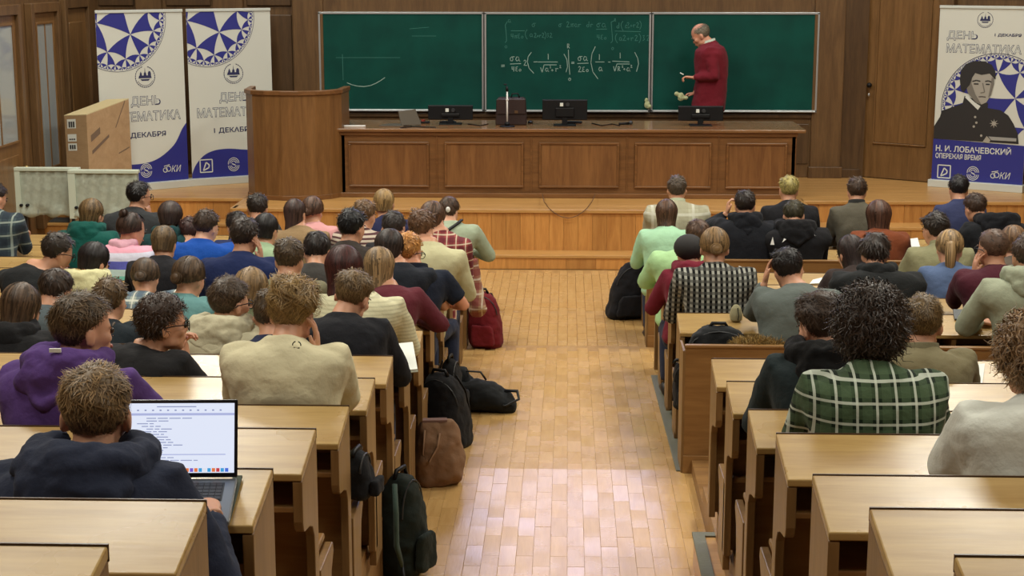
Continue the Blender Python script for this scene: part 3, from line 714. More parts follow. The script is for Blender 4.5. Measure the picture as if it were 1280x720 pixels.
def logos(sh, mb, us, v, d, s=.07, only=0):
    u = us[0]
    if only == 0:
        for a, b in (((-1, -1), (1, -1)), ((1, -1), (1, 1)), ((1, 1), (-1, 1)), ((-1, 1), (-1, -1))): sh.line(mb, [(u + a[0] * s, v + a[1] * s), (u + b[0] * s, v + b[1] * s)], .012, d)
        sh.line(mb, [(u - .035, v + .05), (u + .0, v - .04), (u + .035, v - .01), (u + .03, v + .02), (u - .01, v + .04), (u - .035, v + .05)], .014, d)
    u = us[1]
    if only == 1:
     for k, r in enumerate((.066, .048, .03)):
        sh.ring(mb, (u, v - .012), r - .007, r, d, a0=PI * (.95 + .05 * k), a1=PI * 2.0); sh.ring(mb, (u, v + .012), r - .007, r, d, a0=0, a1=PI * (1.0))
     sh.line(mb, [(u - .02, v - .01), (u + .02, v + .01)], .012, d)
    if only != 2: return
    u = us[2]
    sh.ring(mb, (u - .075, v + .012), .020, .028, d); sh.ring(mb, (u - .036, v), .024, .032, d); sh.line(mb, [(u - .09, v - .03), (u - .02, v - .045)], .008, d)
    sh.text(mb, 'КИ', u - .002, u + .115, v - .034, v + .04, d, shear=.25)
def outlined(sh, a, b, txt, u0, u1, v0, v1, d, **k):
    sh.text(a, txt, u0, u1, v0, v1, d, offset=.032, **k); sh.text(b, txt, u0, u1, v0, v1, d + .0015, offset=-.014, **k)
def smoothed(p, n=6):
    q = [p[0]] + list(p) + [p[-1]]; o = []
    for i in range(1, len(q) - 2):
        for k in range(n):
            t = k / n; o.append(tuple(.5 * (2 * q[i][j] + (q[i + 1][j] - q[i - 1][j]) * t + (2 * q[i - 1][j] - 5 * q[i][j] + 4 * q[i + 1][j] - q[i + 2][j]) * t * t + (3 * q[i][j] - q[i - 1][j] - 3 * q[i + 1][j] + q[i + 2][j]) * t ** 3) for j in (0, 1)))
    return o + [p[-1]]
def banner(label, pbl, pbr, ztop, kind):
    pbl, pbr = Vector(pbl), Vector(pbr); t = thing('roll_up_banner', label, 'banner', (pbl + pbr) / 2, 'roll-up banners beside the podium')
    ux = (pbr - pbl).normalized(); Wd = (pbr - pbl).length; up = Vector((0, 0, 1)); n = ux.cross(up)
    sh = Sheet(Vector((pbl.x, pbl.y, ztop)) + n * .04, ux, up); H = ztop - pbl.z - .08
    m = MB(); m.add([sh.p(0, 0), sh.p(Wd, 0), sh.p(Wd, H), sh.p(0, H), sh.p(0, 0, -.004), sh.p(Wd, 0, -.004), sh.p(Wd, H, -.004), sh.p(0, H, -.004)], [(3, 2, 1, 0), (4, 5, 6, 7), (0, 1, 5, 4), (1, 2, 6, 5), (2, 3, 7, 6), (3, 0, 4, 7)])
    m.build('banner_sheet', plain('banner_vinyl', (204, 206, 196), .5), t)
    def bar(v0, v1, d0, d1, nm, ex=.0):
        MB().add([sh.p(-ex, v0, d0), sh.p(Wd + ex, v0, d0), sh.p(Wd + ex, v1, d0), sh.p(-ex, v1, d0), sh.p(-ex, v0, d1), sh.p(Wd + ex, v0, d1), sh.p(Wd + ex, v1, d1), sh.p(-ex, v1, d1)],
                 [(0, 1, 2, 3), (7, 6, 5, 4), (0, 4, 5, 1), (1, 5, 6, 2), (2, 6, 7, 3), (3, 7, 4, 0)]).build(nm, plain('banner_silver', (206, 212, 206), .4, metal=.2), t, bevel=.004)
    bar(-.02, .012, -.012, .012, 'top_rail', .004); bar(H, H + .08, -.09, .07, 'base_cassette', .02)
    MB().tube([sh.p(Wd / 2, 0, -.05), sh.p(Wd / 2, H, -.05)], .012, 8).build('support_pole', ALU, t)
    d = .002; s = Wd
    def put(nm, m_, fn, *r, **k):
        mb = MB(); fn(mb, *r, **k); mb.build(nm, m_, t)
    def title(txt, u0, u1, v0, v1):
        put('title_lettering', BINK, sh.text, txt, u0, u1, v0, v1, d, offset=.028); put('title_inlay', BPALE, sh.text, txt, u0, u1, v0, v1, d * 1.8, offset=-.008)
    def marks(us, v, dd):
        for k in range(3): put('printed_logo', BPALE, lambda mb: logos(sh, mb, us, v, dd, only=k))
    if kind < 2:
        put('tiled_disc_print', NAVY, lambda mb: tile_disc(sh, mb, .235 * s, .07, .565 * s, d, 0.0, Wd, .012, .35 + kind * .02))
        put('disc_outline', BINK, sh.ring, (.235 * s, .07), .565 * s, .570 * s, d, 60, a0=-.1, a1=PI * .64)
        put('printed_emblem', BINK, lambda mb: emblem(sh, mb, (.535 * s, .70), .125 * s, d))
        title('ДЕНЬ', .36 * s, .70 * s, .91, 1.025); title('МАТЕМАТИКА', .09 * s, .93 * s, 1.075, 1.175)
        put('date_lettering', BINK, sh.text, '1 ДЕКАБРЯ', .28 * s, .75 * s, 1.30, 1.365, d, offset=.02)
        if kind == 0: cv = [(0, 1.60), (.12, 1.62), (.35, 1.645), (.55, 1.63), (.70, 1.57), (.85, 1.45), (.94, 1.30), (1, 1.22)]
        else: cv = [(0, 1.80), (.05, 1.70), (.15, 1.60), (.28, 1.55), (.45, 1.54), (.65, 1.56), (.85, 1.57), (1, 1.53)]
        cv = smoothed(cv); put('wave_print', NAVY, lambda mb: sh.poly(mb, [(u * s, v) for u, v in cv] + [(s, H), (0, H)], d))
        marks((.17 * s, .50 * s, .80 * s), 1.72, d * 2)
    else:
        k = .00868
        def Z(x, y): return ((x - 1173) * k, (y - 10) * k)
        put('tiled_disc_print', NAVY, lambda mb: tile_disc(sh, mb, *Z(1249, 134), 68 * k, d, 0, Wd, .02, 1.1, Z(0, 176)[1]))
        put('disc_outline', BINK, sh.ring, Z(1249, 134), 67.6 * k, 68.4 * k, d, 60, a0=PI * .95, a1=PI * 1.85)
        put('printed_emblem', BINK, lambda mb: emblem(sh, mb, Z(1230.5, 25), .092, d))
        title('ДЕНЬ', Z(1184, 0)[0], Z(1222, 0)[0], Z(0, 39.5)[1], Z(0, 51)[1]); title('МАТЕМАТИКА', Z(1184, 0)[0], Z(1277, 0)[0], Z(0, 55.5)[1], Z(0, 66)[1])
        put('date_lettering', BINK, sh.text, '1 ДЕКАБРЯ', Z(1243.5, 0)[0], Z(1276, 0)[0], Z(0, 41.5)[1], Z(0, 45.5)[1], d, offset=.03)
        P4 = lambda mb, l, dd: sh.poly(mb, [Z(*q) for q in l], dd)
        put('name_panel_print', NAVY, P4, ((1173, 176), (1173 + Wd / k, 179), (1173 + Wd / k, 10 + H / k), (1173, 10 + H / k)), d * 2)
        # generic printed bust of a man in a dark high-collared coat
        BK = plain('banner_black_print', (34, 33, 34), .55); FL = plain('banner_flesh_grey', (158, 154, 144), .55); FS = plain('banner_shade_grey', (112, 108, 100), .55)
        put('printed_coat', BK, P4, ((1173.2, 176), (1173.2, 160), (1180, 148), (1182, 140), (1200, 133), (1208, 130), (1210, 120), (1240, 128), (1240, 134), (1256, 136), (1266, 142), (1273, 152), (1279, 164), (1281, 177)), d * 3)
        put('printed_face', FL, P4, ((1215, 93), (1219, 90), (1238, 90), (1245, 94), (1246, 104), (1243, 118), (1238, 127), (1232, 130), (1225, 128), (1214, 116), (1211, 105)), d * 4)
        put('printed_face_shade', FS, P4, ((1215, 93), (1219, 91), (1218, 104), (1224, 118), (1232, 130), (1225, 128), (1214, 116), (1211, 105)), d * 4.5)
        put('printed_face_shade', FS, P4, ((1243, 95), (1246, 98), (1246, 104), (1243, 118), (1240, 121), (1242, 106)), d * 4.5)
        put('printed_hair', BK, P4, ((1205, 112), (1203, 100), (1204, 88), (1210, 80), (1220, 76), (1233, 76), (1242, 80), (1247, 88), (1248, 98), (1245, 96), (1240, 91), (1230, 93), (1222, 91), (1218, 98), (1216, 106), (1211, 112), (1209, 116)), d * 5)
        for q in (((1219, 101.5), (1224, 100), (1229, 101)), ((1235, 101), (1239, 100), (1243, 101.5))): put('printed_brow', BK, sh.line, [Z(*w_) for w_ in q], .013, d * 5)
        for q in (((1221, 104.5), (1227, 104.5)), ((1236, 104.5), (1241, 104.5))): put('printed_eye', BK, sh.line, [Z(*w_) for w_ in q], .014, d * 5)
        put('printed_nose', FS, sh.line, [Z(1232, 103), Z(1234.5, 112), Z(1235, 114.5), Z(1230, 115.5)], .012, d * 5); put('printed_mouth', plain('banner_mouth', (84, 76, 72), .6), sh.line, [Z(1228, 120.5), Z(1232, 120), Z(1237, 120.5)], .012, d * 5)
        put('printed_shirt_collar', BPALE, P4, ((1212, 118), (1224, 128), (1231, 132), (1228, 137), (1220, 130), (1211, 122)), d * 5)
        put('printed_page', FL, P4, ((1236, 177), (1241, 169), (1246, 174), (1244, 178)), d * 6); put('printed_book', BGREY, P4, ((1243, 169.5), (1278, 170), (1278, 174), (1247, 174)), d * 6)
        for q in ((1225, 146), (1227, 153), (1224, 158), (1234, 169)): put('printed_button', FL, sh.disc, Z(*q), .014, d * 5, 7)
        c_ = Z(1249, 153); st_ = [(c_[0] + (.052 if a % 2 == 0 else .018) * math.cos(a * PI / 8), c_[1] + (.052 if a % 2 == 0 else .018) * math.sin(a * PI / 8)) for a in range(16)]
        put('printed_star', FL, sh.poly, st_, d * 5) if False else put('printed_star', FL, lambda mb: sh.poly(mb, st_, d * 5))
        put('name_lettering', BPALE, sh.text, 'Н. И. ЛОБАЧЕВСКИЙ', Z(1177, 0)[0], Z(1272, 0)[0], Z(0, 182)[1], Z(0, 191.5)[1], d * 3, offset=.02)
        put('motto_lettering', BPALE, sh.text, 'ОПЕРЕЖАЯ ВРЕМЯ', Z(1177, 0)[0], Z(1235, 0)[0], Z(0, 194)[1], Z(0, 200.5)[1], d * 3, offset=.02)
        marks((Z(1189, 0)[0], Z(1226, 0)[0], Z(1260, 0)[0]), Z(0, 217.5)[1], d * 3)
banner('leftmost white and blue roll-up banner behind the cardboard box', (-5.03, 17.06, ZP), (-4.25, 17.68, ZP), 2.49, 0)
banner('white and blue roll-up banner half hidden behind the lectern', (-4.21, 17.72, ZP), (-3.37, 18.20, ZP), 2.49, 1)
banner('roll-up banner with a printed bust of a man, at the right edge', (4.10, 17.98, ZP), (4.97, 17.48, ZP), 2.53, 2)

# ================================================================ CARDBOARD BOX AND WRAPPED PANELS
CARD = wood('cardboard', (176, 146, 108), (160, 130, 94), 'X', .85, .5, bump=.03, rnd=0); CARD2 = plain('cardboard_light', (198, 182, 138), .85)
Y0 = 16.25; c0 = at(108, 144, Y0); za = .34
t = thing('cardboard_box', 'large flat cardboard box standing in front of the banners', 'box', (c0.x, c0.y, za))
zt = c0.z; T0, T1, T2 = c0, at(80, 145, Y0 + .10), at(161, 124, Y0 + .62); T3 = T1 + T2 - T0; hh = Vector((0, 0, zt - za))
P0, P1, P2 = T0 - hh, T1 - hh, T2 - hh
MB().prism([P0, P2, T3 - hh, P1], hh).build('carton', CARD, t, bevel=.004)
MB().prism([T0, T2, T3, T1], (0, 0, .008)).build('top_flap', CARD2, t)
se = Sheet(T1, P0 - P1, (0, 0, 1)); 
for v0, v1, w0, w1 in ((.035, .13, .06, .12), (.19, .265, .235, .25), (.285, .36, .30, .345)):
    mb = MB(); se.poly(mb, [(.035, v0), (.145, v0), (.145, v1), (.035, v1)], .002); lb_ = mb.build('shipping_label', PAPER, t)
    for k in range(3): mb = MB(); se.poly(mb, [(.055 + k * .027, w0), (.075 + k * .027, w0), (.075 + k * .027, w1), (.055 + k * .027, w1)], .004); mb.build('label_print', DARKG, lb_, base=t.location)
ss = Sheet(T0, (P2 - P0).to_3d(), (0, 0, 1)); mb = MB()
ss.poly(mb, [(.05, .22), (.20, .17), (.20, .24), (.05, .29)], .002); ss.poly(mb, [(.06, .38), (.34, .28), (.34, .31), (.06, .42)], .002)
ss.line(mb, [(.45, .24), (.62, .0)], .012, .002); ss.line(mb, [(.48, .52), (.66, .50)], .012, .002); mb.build('printed_marks', plain('carton_print', (112, 92, 74), .8), t)
FOIL, nt, b = new_mat('translucent_packing_foil'); b.inputs['Base Color'].default_value = (*lin((176, 184, 168)), 1); b.inputs['Roughness'].default_value = .42
noise_bump(nt, b, 7, .5, .03, detail=5); EDGE = plain('pale_edge_strip', (204, 214, 196), .5)
for k, (xa, xb, ya, yb, Yp) in enumerate(((17, 97, 211, 270, 15.45), (86, 171, 214, 273, 15.35))):
    A, B, C, D = at(xa, ya, Yp), at(xb, ya, Yp), at(xb, yb, Yp), at(xa, yb, Yp)
    t = thing('wrapped_panel', ('left' if k == 0 else 'right') + ' of two panels wrapped in pale foil, in front of the cardboard box', 'panel', (D.x, Yp, D.z), 'foil-wrapped panels at the podium')
    v = []; f = []; NX, NZ = 24, 14
    for j in range(NZ + 1):
        for i in range(NX + 1):
            u_, w_ = i / NX, j / NZ
            dy = .012 * math.sin(i * 1.7 + j * .9) * math.sin(j * 1.3) + random.uniform(-.004, .004) - (.02 if j < 3 else 0) * math.sin(i * .5)
            v.append((A.x + (B.x - A.x) * u_, Yp + dy, D.z + (A.z - D.z) * w_ + (.015 * math.sin(i * .8) if j == 0 else 0)))
    for j in range(NZ):
        for i in range(NX): f.append((j * (NX + 1) + i, j * (NX + 1) + i + 1, (j + 1) * (NX + 1) + i + 1, (j + 1) * (NX + 1) + i))
    o = MB().add(v, f).build('foil_wrap', FOIL, t, smooth=True); sm = o.modifiers.new('thick', 'SOLIDIFY'); sm.thickness = .01; sm.offset = -1
    MB().box((A.x, Yp + .02, D.z + .01), (B.x, Yp + .06, A.z - .01)).build('panel_core', plain('core_grey', (150, 156, 146), .7), t)
    MB().box((A.x - .01, Yp - .02, A.z - .02), (B.x + .01, Yp + .07, A.z + .012)).build('top_edge', EDGE, t, bevel=.004)
    MB().box((A.x - .01, Yp - .015, D.z), (A.x + .06, Yp - .004, A.z)).build('side_edge', EDGE, t)
    for q in (.06, .12): MB().tube([(A.x + q, Yp - .03, D.z + .11), (A.x + q, Yp + .01, D.z + .11)], .015, 10).build('knob', BLACK, t, smooth=True)
    for q in (A.x + .08, B.x - .08): MB().box((q - .015, Yp + .03, .0), (q + .015, Yp + .06, D.z + .02)).build('stand_leg', DARKG, t)
q = at(58, 267, 16.35)
t = thing('floor_mat', 'dark grey mat below the foil-wrapped panels', 'mat', (q.x, 16.25, .333))
MB().box((q.x - .33, 16.44, .331), (q.x + .33, 16.70, .345)).build('mat_sheet', plain('mat_rubber', (62, 62, 60), .8, bump=.3), t, bevel=.004)
# ================================================================ PEOPLE
def lerp(a, b, t): return a + (b - a) * t
def frame(yaw, pitch, roll):
    """head frame: yaw turns to the person's left (towards -x when facing +y), pitch nods down"""
    return Matrix.Rotation(math.radians(yaw), 4, 'Z') @ Matrix.Rotation(math.radians(-pitch), 4, 'X') @ Matrix.Rotation(math.radians(roll), 4, 'Y')
# --- hand templates (wrist at origin, fingers along +y, palm down -z, thumb on +x)
def hand_template(curl, spread, voxel):
    mb = MB()
    def el(y, w, d, z): return [Vector((w * math.cos(a) - .002, y, z + d * math.sin(a))) for a in [2 * PI * k / 12 for k in range(12)]]
    mb.loft([el(-.03, .026, .019, 0), el(0, .026, .017, 0), el(.03, .036, .016, 0), (el(.065, .041, .0145, 0)), el(.09, .040, .012, -.002)])
    for k, (x, L, r) in enumerate(((-.032, .058, .0075), (-.0115, .073, .0083), (.0105, .079, .0086), (.031, .07, .0083))):
        p = Vector((x, .075, -.001)); a = math.radians(-4); pts = [p.copy()]; sx = (x) * spread
        for j, f in enumerate((.22, .42, .33, .25)):
            a -= math.radians(curl * (0 if j == 0 else (.7, 1.1, .8)[j - 1]))
            p = p + Vector((sx * f, math.cos(a) * L * f * 1.1, math.sin(a) * L * f * 1.1)); pts.append(p.copy())
        mb.tube(pts, [r * 1.08, r * 1.05, r, r * .95, r * .72], 8)
    mb.tube([(.022, .012, -.004), (.042, .038, -.010), (.053, .062, -.016), (.052, .085, -.024)], [.014, .012, .0098, .0075], 8)
    return mesh_np(fuse(mb, voxel, 1))
HT = {}
def hand(kind, near):
    k = (kind, near)
    if k not in HT:
        c, s = {'relaxed': (18, .5), 'curled': (52, .2), 'typing': (34, .6), 'fist': (72, .1)}[kind]
        HT[k] = hand_template(c, s, .0045 if near else .0075)
    return HT[k]
def place_hand(W, d, palm, right, kind, near, sc=1.0):
    v, f = hand(kind, near); d = d.normalized(); n = (-palm + d * palm.dot(d)).normalized(); x = d.cross(n)
    if not right: pass
    s = -1 if right else 1          # thumbs point towards the middle
    P = [tuple(W + (x * (-(s) * -1) * q[0] * 1.0 + d * q[1] + n * q[2]) * sc) if False else tuple(W + (x * (s * q[0]) + d * q[1] + n * q[2]) * sc) for q in map(lambda a: (float(a[0]), float(a[1]), float(a[2])), v)]
    if s < 0: f = [t[::-1] for t in f]
    return P, f
HC = Vector((0, -.012, .03))
def head_shapes(mb, M, female, thin=1.0):
    T = lambda p: M @ Vector(p)
    R3 = M.to_3x3().to_4x4()
    def E(c, r, extra=None): mb.ell(T(c), r, 18, 12, R3 if extra is None else R3 @ extra)
    E((0, -.012, .030), (.074, .094, .083)); E((0, .022, -.02), (.063, .066, .075)); E((0, .036, -.06), (.050, .046, .047))
    E((0, .064, -.092), (.022, .018, .018)); E((0, .070, .012), (.052, .016, .012))
    for s in (-1, 1):
        E((s * .040, .055, -.022), (.024, .026, .022)); E((s * .045, .02, -.066), (.020, .035, .022))
        E((s * .077, -.006, -.014), (.008, .019, .032), Matrix.Rotation(s * .35, 4, 'Z') @ Matrix.Rotation(-.15, 4, 'X')); E((s * .076, -.002, -.036), (.008, .010, .012))
    mb.loft([[T((x * w, y, z)) for x, w in ((-1, w), (1, w))] + [T((0, y + .012 + dp, z))] for w, y, z, dp in ((.006, .074, .012, .0), (.009, .080, -.010, .008), (.014, .080, -.028, .016), (.010, .078, -.036, .006))])
    E((0, .084, -.052), (.022, .009, .006)); E((0, .082, -.063), (.019, .010, .007))
def surf(theta, phi, R, pole):
    """points of the cranium, theta from the tilted pole, phi around it (0 = face)"""
    st = np.sin(theta); P = np.stack([np.sin(phi) * st, np.cos(phi) * st, np.cos(theta)], -1)
    c, s = math.cos(pole), math.sin(pole)
    Q = np.stack([P[..., 0], P[..., 1] * c - P[..., 2] * s, P[..., 1] * s + P[..., 2] * c], -1)
    return Q * np.array(R) + np.array(HC), Q
def zlim(P, hairline=.066, nape=-.07):
    y = P[..., 1]; return np.interp(y, [-.07, -.045, -.02, .0, .022, .05], [nape, nape * .75, -.02, .012, .03, hairline])
def ribbons(mb, P, Nn, w0):
    """P (n,k,3) strand points, Nn (n,3) rough normals, tapered flat strands"""
    n, k, _ = P.shape
    if n == 0: return
    T = P[:, -1] - P[:, 0]; side = np.cross(T, Nn); L = np.linalg.norm(side, axis=1, keepdims=True); side = side / np.maximum(L, 1e-6)
    w = w0 * np.linspace(1, .25, k) * .5
    A = P - side[:, None, :] * w[None, :, None]; B = P + side[:, None, :] * w[None, :, None]
    V = np.stack([A, B], 2).reshape(n, k * 2, 3).reshape(-1, 3); base = len(mb.v)
    mb.v += [tuple(q) for q in V.tolist()]
    F = []
    for j in range(k - 1): F.append(np.stack([np.arange(n) * 2 * k + 2 * j + q for q in (0, 1, 3, 2)], 1) + base)
    mb.f += [tuple(q) for q in np.concatenate(F).tolist()]
def vnoise(P, f, seed):
    a = np.sin(P[..., 0] * f + seed) * np.cos(P[..., 1] * f * 1.3 + seed * 2) + np.sin(P[..., 2] * f * 1.1 + seed * 3 + P[..., 0] * f * .7)
    return a * .5
def make_hair(style, color, M, near, root, seed, length=.3, vol=1.0, back=.0):
    rng = np.random.default_rng(seed); mb = MB(); n = 2200 if near else 520; w = .0035 if near else .0085; Ma = np.array(M)
    sd = seed * .7
    def done(mb, name='hair', mat=None):
        V = np.array(mb.v); V = V @ Ma[:3, :3].T + Ma[:3, 3]; mb.v = [tuple(q) for q in V.tolist()]
        return mb.build(name, mat or hairmat(color), root, smooth=True)
    if style in ('short', 'buzz', 'tousled', 'curly', 'curlybig', 'bald', 'slick', 'undercut'):
        off = {'short': .010, 'buzz': .003, 'tousled': .016, 'curly': .024, 'curlybig': .062, 'bald': .003, 'slick': .006, 'undercut': .010}[style] * vol
        pole = .55; nt_, np_ = (26, 40) if near else (16, 24)
        th = np.linspace(0.02, 2.35, nt_)[:, None] * np.ones((1, np_)); ph = np.ones((nt_, 1)) * np.linspace(0, 2 * PI, np_, endpoint=False)[None]
        nape = {'slick': -.08, 'curlybig': -.12}.get(style, -.082)
        P, Q = surf(th, ph, (.0755, .0955, .0845), pole)
        topness = np.clip((P[..., 2] - .0) / .09, 0, 1); fade = {'curlybig': .8 + .2 * topness, 'curly': .45 + .55 * topness, 'slick': np.ones_like(topness), 'undercut': np.clip(topness * 2.2 - .55, .12, 1)}.get(style, .28 + .72 * topness)
        P2 = P + Q * (off * fade * (.62 if style == 'curlybig' else .8))[..., None] * (1 + .4 * vnoise(P, 45 if style != 'curlybig' else 38, sd) + .4 * vnoise(P, 95, sd + 1))[..., None]
        if style == 'curlybig': P2[..., 2] -= .018 * np.clip((-P[..., 2]) / .06, 0, 2); 
        ok = P[..., 2] > zlim(P, .068, nape) - (.035 if style == 'curlybig' else 0)
        if style == 'bald': ok &= (P[..., 2] < .075) & (P[..., 1] < .03)
        F = []
        for i in range(nt_ - 1):
            for j in range(np_):
                k = (j + 1) % np_
                if ok[i, j] and ok[i + 1, j] and ok[i, k] and ok[i + 1, k]: F.append((i * np_ + j, (i + 1) * np_ + j, (i + 1) * np_ + k, i * np_ + k))
        mb.add(P2.reshape(-1, 3).tolist(), F)
        if style in ('curly', 'curlybig'):
            m = int(n * (1.7 if style == 'curlybig' else 1.1)); k = 7
            t0 = np.arccos(1 - rng.random(m) * 1.8); p0 = rng.random(m) * 2 * PI
            B, Q0 = surf(t0, p0, (.0755, .0955, .0845), pole); g = B[:, 2] > zlim(B, .064, nape) - (.03 if style == 'curlybig' else 0)
            B, Q0 = B[g], Q0[g]; m = len(B); tp = np.clip(B[:, 2] / .09, 0, 1); fd = .8 + .2 * tp if style == 'curlybig' else .45 + .55 * tp
            C0 = B + Q0 * (off * fd * rng.uniform(.5, 1.0, m))[:, None]
            D = np.array([0, 0, -1.3]) + rng.normal(0, .7, (m, 3)) + Q0 * .3; D -= Q0 * np.sum(D * Q0, 1, keepdims=True) * .6; D /= np.linalg.norm(D, axis=1, keepdims=True)
            L = rng.uniform(.02, .045, m) * (1.2 if style == 'curlybig' else .9); r = rng.uniform(.003, .009, m) * (1.3 if style == 'curlybig' else .9)
            U = np.cross(D, Q0); U /= np.linalg.norm(U, axis=1, keepdims=True) + 1e-9; V = np.cross(D, U); tt = np.linspace(0, 1, k); a0 = rng.random(m) * 6.3; tw = rng.uniform(3, 8, m) * rng.choice([-1, 1], m)
            ang = a0[:, None] + tw[:, None] * tt[None]
            P = C0[:, None] + D[:, None] * (L[:, None] * tt[None])[..., None] + U[:, None] * (np.cos(ang) * r[:, None])[..., None] + V[:, None] * (np.sin(ang) * r[:, None])[..., None]
            ribbons(mb, P, Q0, w * 1.35)
        else:
            t0 = np.arccos(1 - rng.random(n) * 1.72); p0 = rng.random(n) * 2 * PI; k = 4
            ell_ = {'short': .20, 'buzz': .07, 'tousled': .34, 'bald': .10, 'slick': .35, 'undercut': .26}[style] * rng.uniform(.6, 1.2, n)
            tt = np.linspace(0, 1, k); jit = rng.normal(0, .14 if style != 'tousled' else .4, n)
            th = t0[:, None] + ell_[:, None] * tt[None]; ph = p0[:, None] + (jit[:, None] * tt[None]) / np.maximum(np.sin(t0)[:, None], .35)
            P, Q = surf(th, ph, (.0755, .0955, .0845), pole); B = P[:, 0]; g = (B[:, 2] > zlim(B, .064, nape)) & (P[:, -1, 2] > zlim(P[:, -1], .05, nape - .012) - .004)
            if style == 'bald': g &= (B[:, 2] < .085) & (B[:, 1] < .035)
            tp = np.clip(B[:, 2] / .09, 0, 1)
            fd = np.clip(tp * 2.2 - .55, .12, 1) if style == 'undercut' else (np.ones_like(tp) if style == 'slick' else .28 + .72 * tp)
            lift = (off * fd)[:, None] * (1.0 + tt[None] * (rng.uniform(-.1, 1.1, n)[:, None] if style != 'tousled' else rng.uniform(-.2, .9, n)[:, None])) + .001
            P = P + Q * lift[..., None] * (1 + .4 * vnoise(P, 45, sd) + .4 * vnoise(P, 95, sd + 1))[..., None]
            ribbons(mb, P[g], Q[g, 0], w)
        done(mb)
    else:   # longer hair: cap plus a hanging curtain
        drop = {'bob': .085, 'long': length, 'ponytail': 0, 'bun': 0, 'lowbun': 0}[style]
        cols, rows = (44, 22) if near else (26, 14)
        f0 = 62 if drop else 66; PHI = np.radians(np.linspace(f0, 360 - f0, cols))
        nap = -.075
        def pos(phi, s, extra=0.0):
            """s 0..1 cap from the crown to the equator; 1..2 hanging part"""
            phi = np.asarray(phi); s = np.asarray(s); a = np.clip(s, 0, 1) * PI / 2; b_ = np.clip(s - 1, 0, 1)
            if not drop:
                a = a + b_ * math.radians(42) * np.clip(-np.cos(phi) * .6 + .5, 0, 1)
            R = np.array([.083, .103, .093]) * vol
            x = np.sin(phi) * np.sin(a) * (R[0] + extra); y = np.cos(phi) * np.sin(a) * (R[1] + extra); z = np.cos(a) * (R[2] + extra)
            if drop:
                d = b_ * drop; nar = 1 - .22 * np.clip(d / .10, 0, 1) + .35 * np.clip((d - .12) / .25, 0, 1)
                x = x * nar * (1 - (.12 * b_ if style == 'bob' else 0)); y = y * (1 - .20 * np.clip(d / .1, 0, 1)) - back * np.clip((d - .07) / .2, 0, 1.2) * (1 if True else 0)
                z = z - d
            return np.stack([x, y + HC.y, z + HC.z], -1)
        s = np.linspace(0.02, 2, rows); PP = pos(PHI[None, :] * np.ones((rows, 1)), s[:, None] * np.ones((1, cols)))
        PP += (PP - np.array(HC)) * (.05 * vnoise(PP, 30, sd) + .035 * np.sin(PHI * 17 + sd)[None, :] * np.clip(s - .5, 0, 1)[:, None])[..., None]
        F = [(i * cols + j, (i + 1) * cols + j, (i + 1) * cols + j + 1, i * cols + j + 1) for i in range(rows - 1) for j in range(cols - 1)]
        mb.add(PP.reshape(-1, 3).tolist(), F)
        # fringe-side cap
        th = np.linspace(0, math.radians(58), 8)[:, None] * np.ones((1, 12)); ph = np.ones((8, 1)) * np.radians(np.linspace(-f0 - 4, f0 + 4, 12))[None]
        C = np.stack([np.sin(ph) * np.sin(th) * .083 * vol, np.cos(ph) * np.sin(th) * .103 * vol + HC.y, np.cos(th) * .093 * vol + HC.z], -1)
        mb.add(C.reshape(-1, 3).tolist(), [(i * 12 + j, i * 12 + j + 1, (i + 1) * 12 + j + 1, (i + 1) * 12 + j) for i in range(7) for j in range(11)])
        m = n; k = 7; p0 = rng.uniform(PHI[0], PHI[-1], m); s0 = rng.uniform(0, 1.5, m) ** 1.0; Ls = rng.uniform(.4, 1.0, m) * (1.2 if drop else .8)
        tt = np.linspace(0, 1, k); sg = np.minimum(s0[:, None] + Ls[:, None] * tt[None], 2.04); pg = p0[:, None] + rng.normal(0, .05, m)[:, None] * tt[None]
        P = pos(pg, sg, .003) + rng.normal(0, .0015, (m, 1, 3)); Nn = P[:, 0] - np.array(HC)
        ribbons(mb, P, Nn, w * 1.3)
        p1 = rng.uniform(-f0, f0, n // 6); th = np.linspace(0.05, 1, 5)[None] * rng.uniform(.5, 1.0, n // 6)[:, None] * math.radians(60); ph = np.radians(p1)[:, None] * np.ones((1, 5))
        P = np.stack([np.sin(ph) * np.sin(th) * .086 * vol, np.cos(ph) * np.sin(th) * .106 * vol + HC.y, np.cos(th) * .096 * vol + HC.z], -1); ribbons(mb, P, np.tile([[0, .3, 1.0]], (len(P), 1)), w * 1.3)
        done(mb)
        if style == 'ponytail':
            q = MB(); pts = [Vector((0, -.100, .035)), Vector((0, -.135, .03)), Vector((0, -.15, -.03)), Vector((0, -.145, -.10)), Vector((0, -.14, -.03 - length)), Vector((0, -.138, -.06 - length))]
            q.tube(pts, [.014, .026, .032, .028, .016, .004], 10)
            for _ in range(180 if near else 60):
                a = random.uniform(0, 6.3); r = random.uniform(.6, 1.15); e = [p + Vector((math.cos(a) * rr * r, math.sin(a) * rr * r, 0)) for p, rr in zip(pts[1:], [.026, .033, .030, .018, .008])]
                ribbons(q, np.array([[tuple(p) for p in e]]), np.array([[math.cos(a), math.sin(a), 0]]), w * 1.4)
            done(q, 'ponytail'); e = MB().ell((0, -.108, .035), (.017, .010, .017)); done(e, 'hair_tie', BLACK)
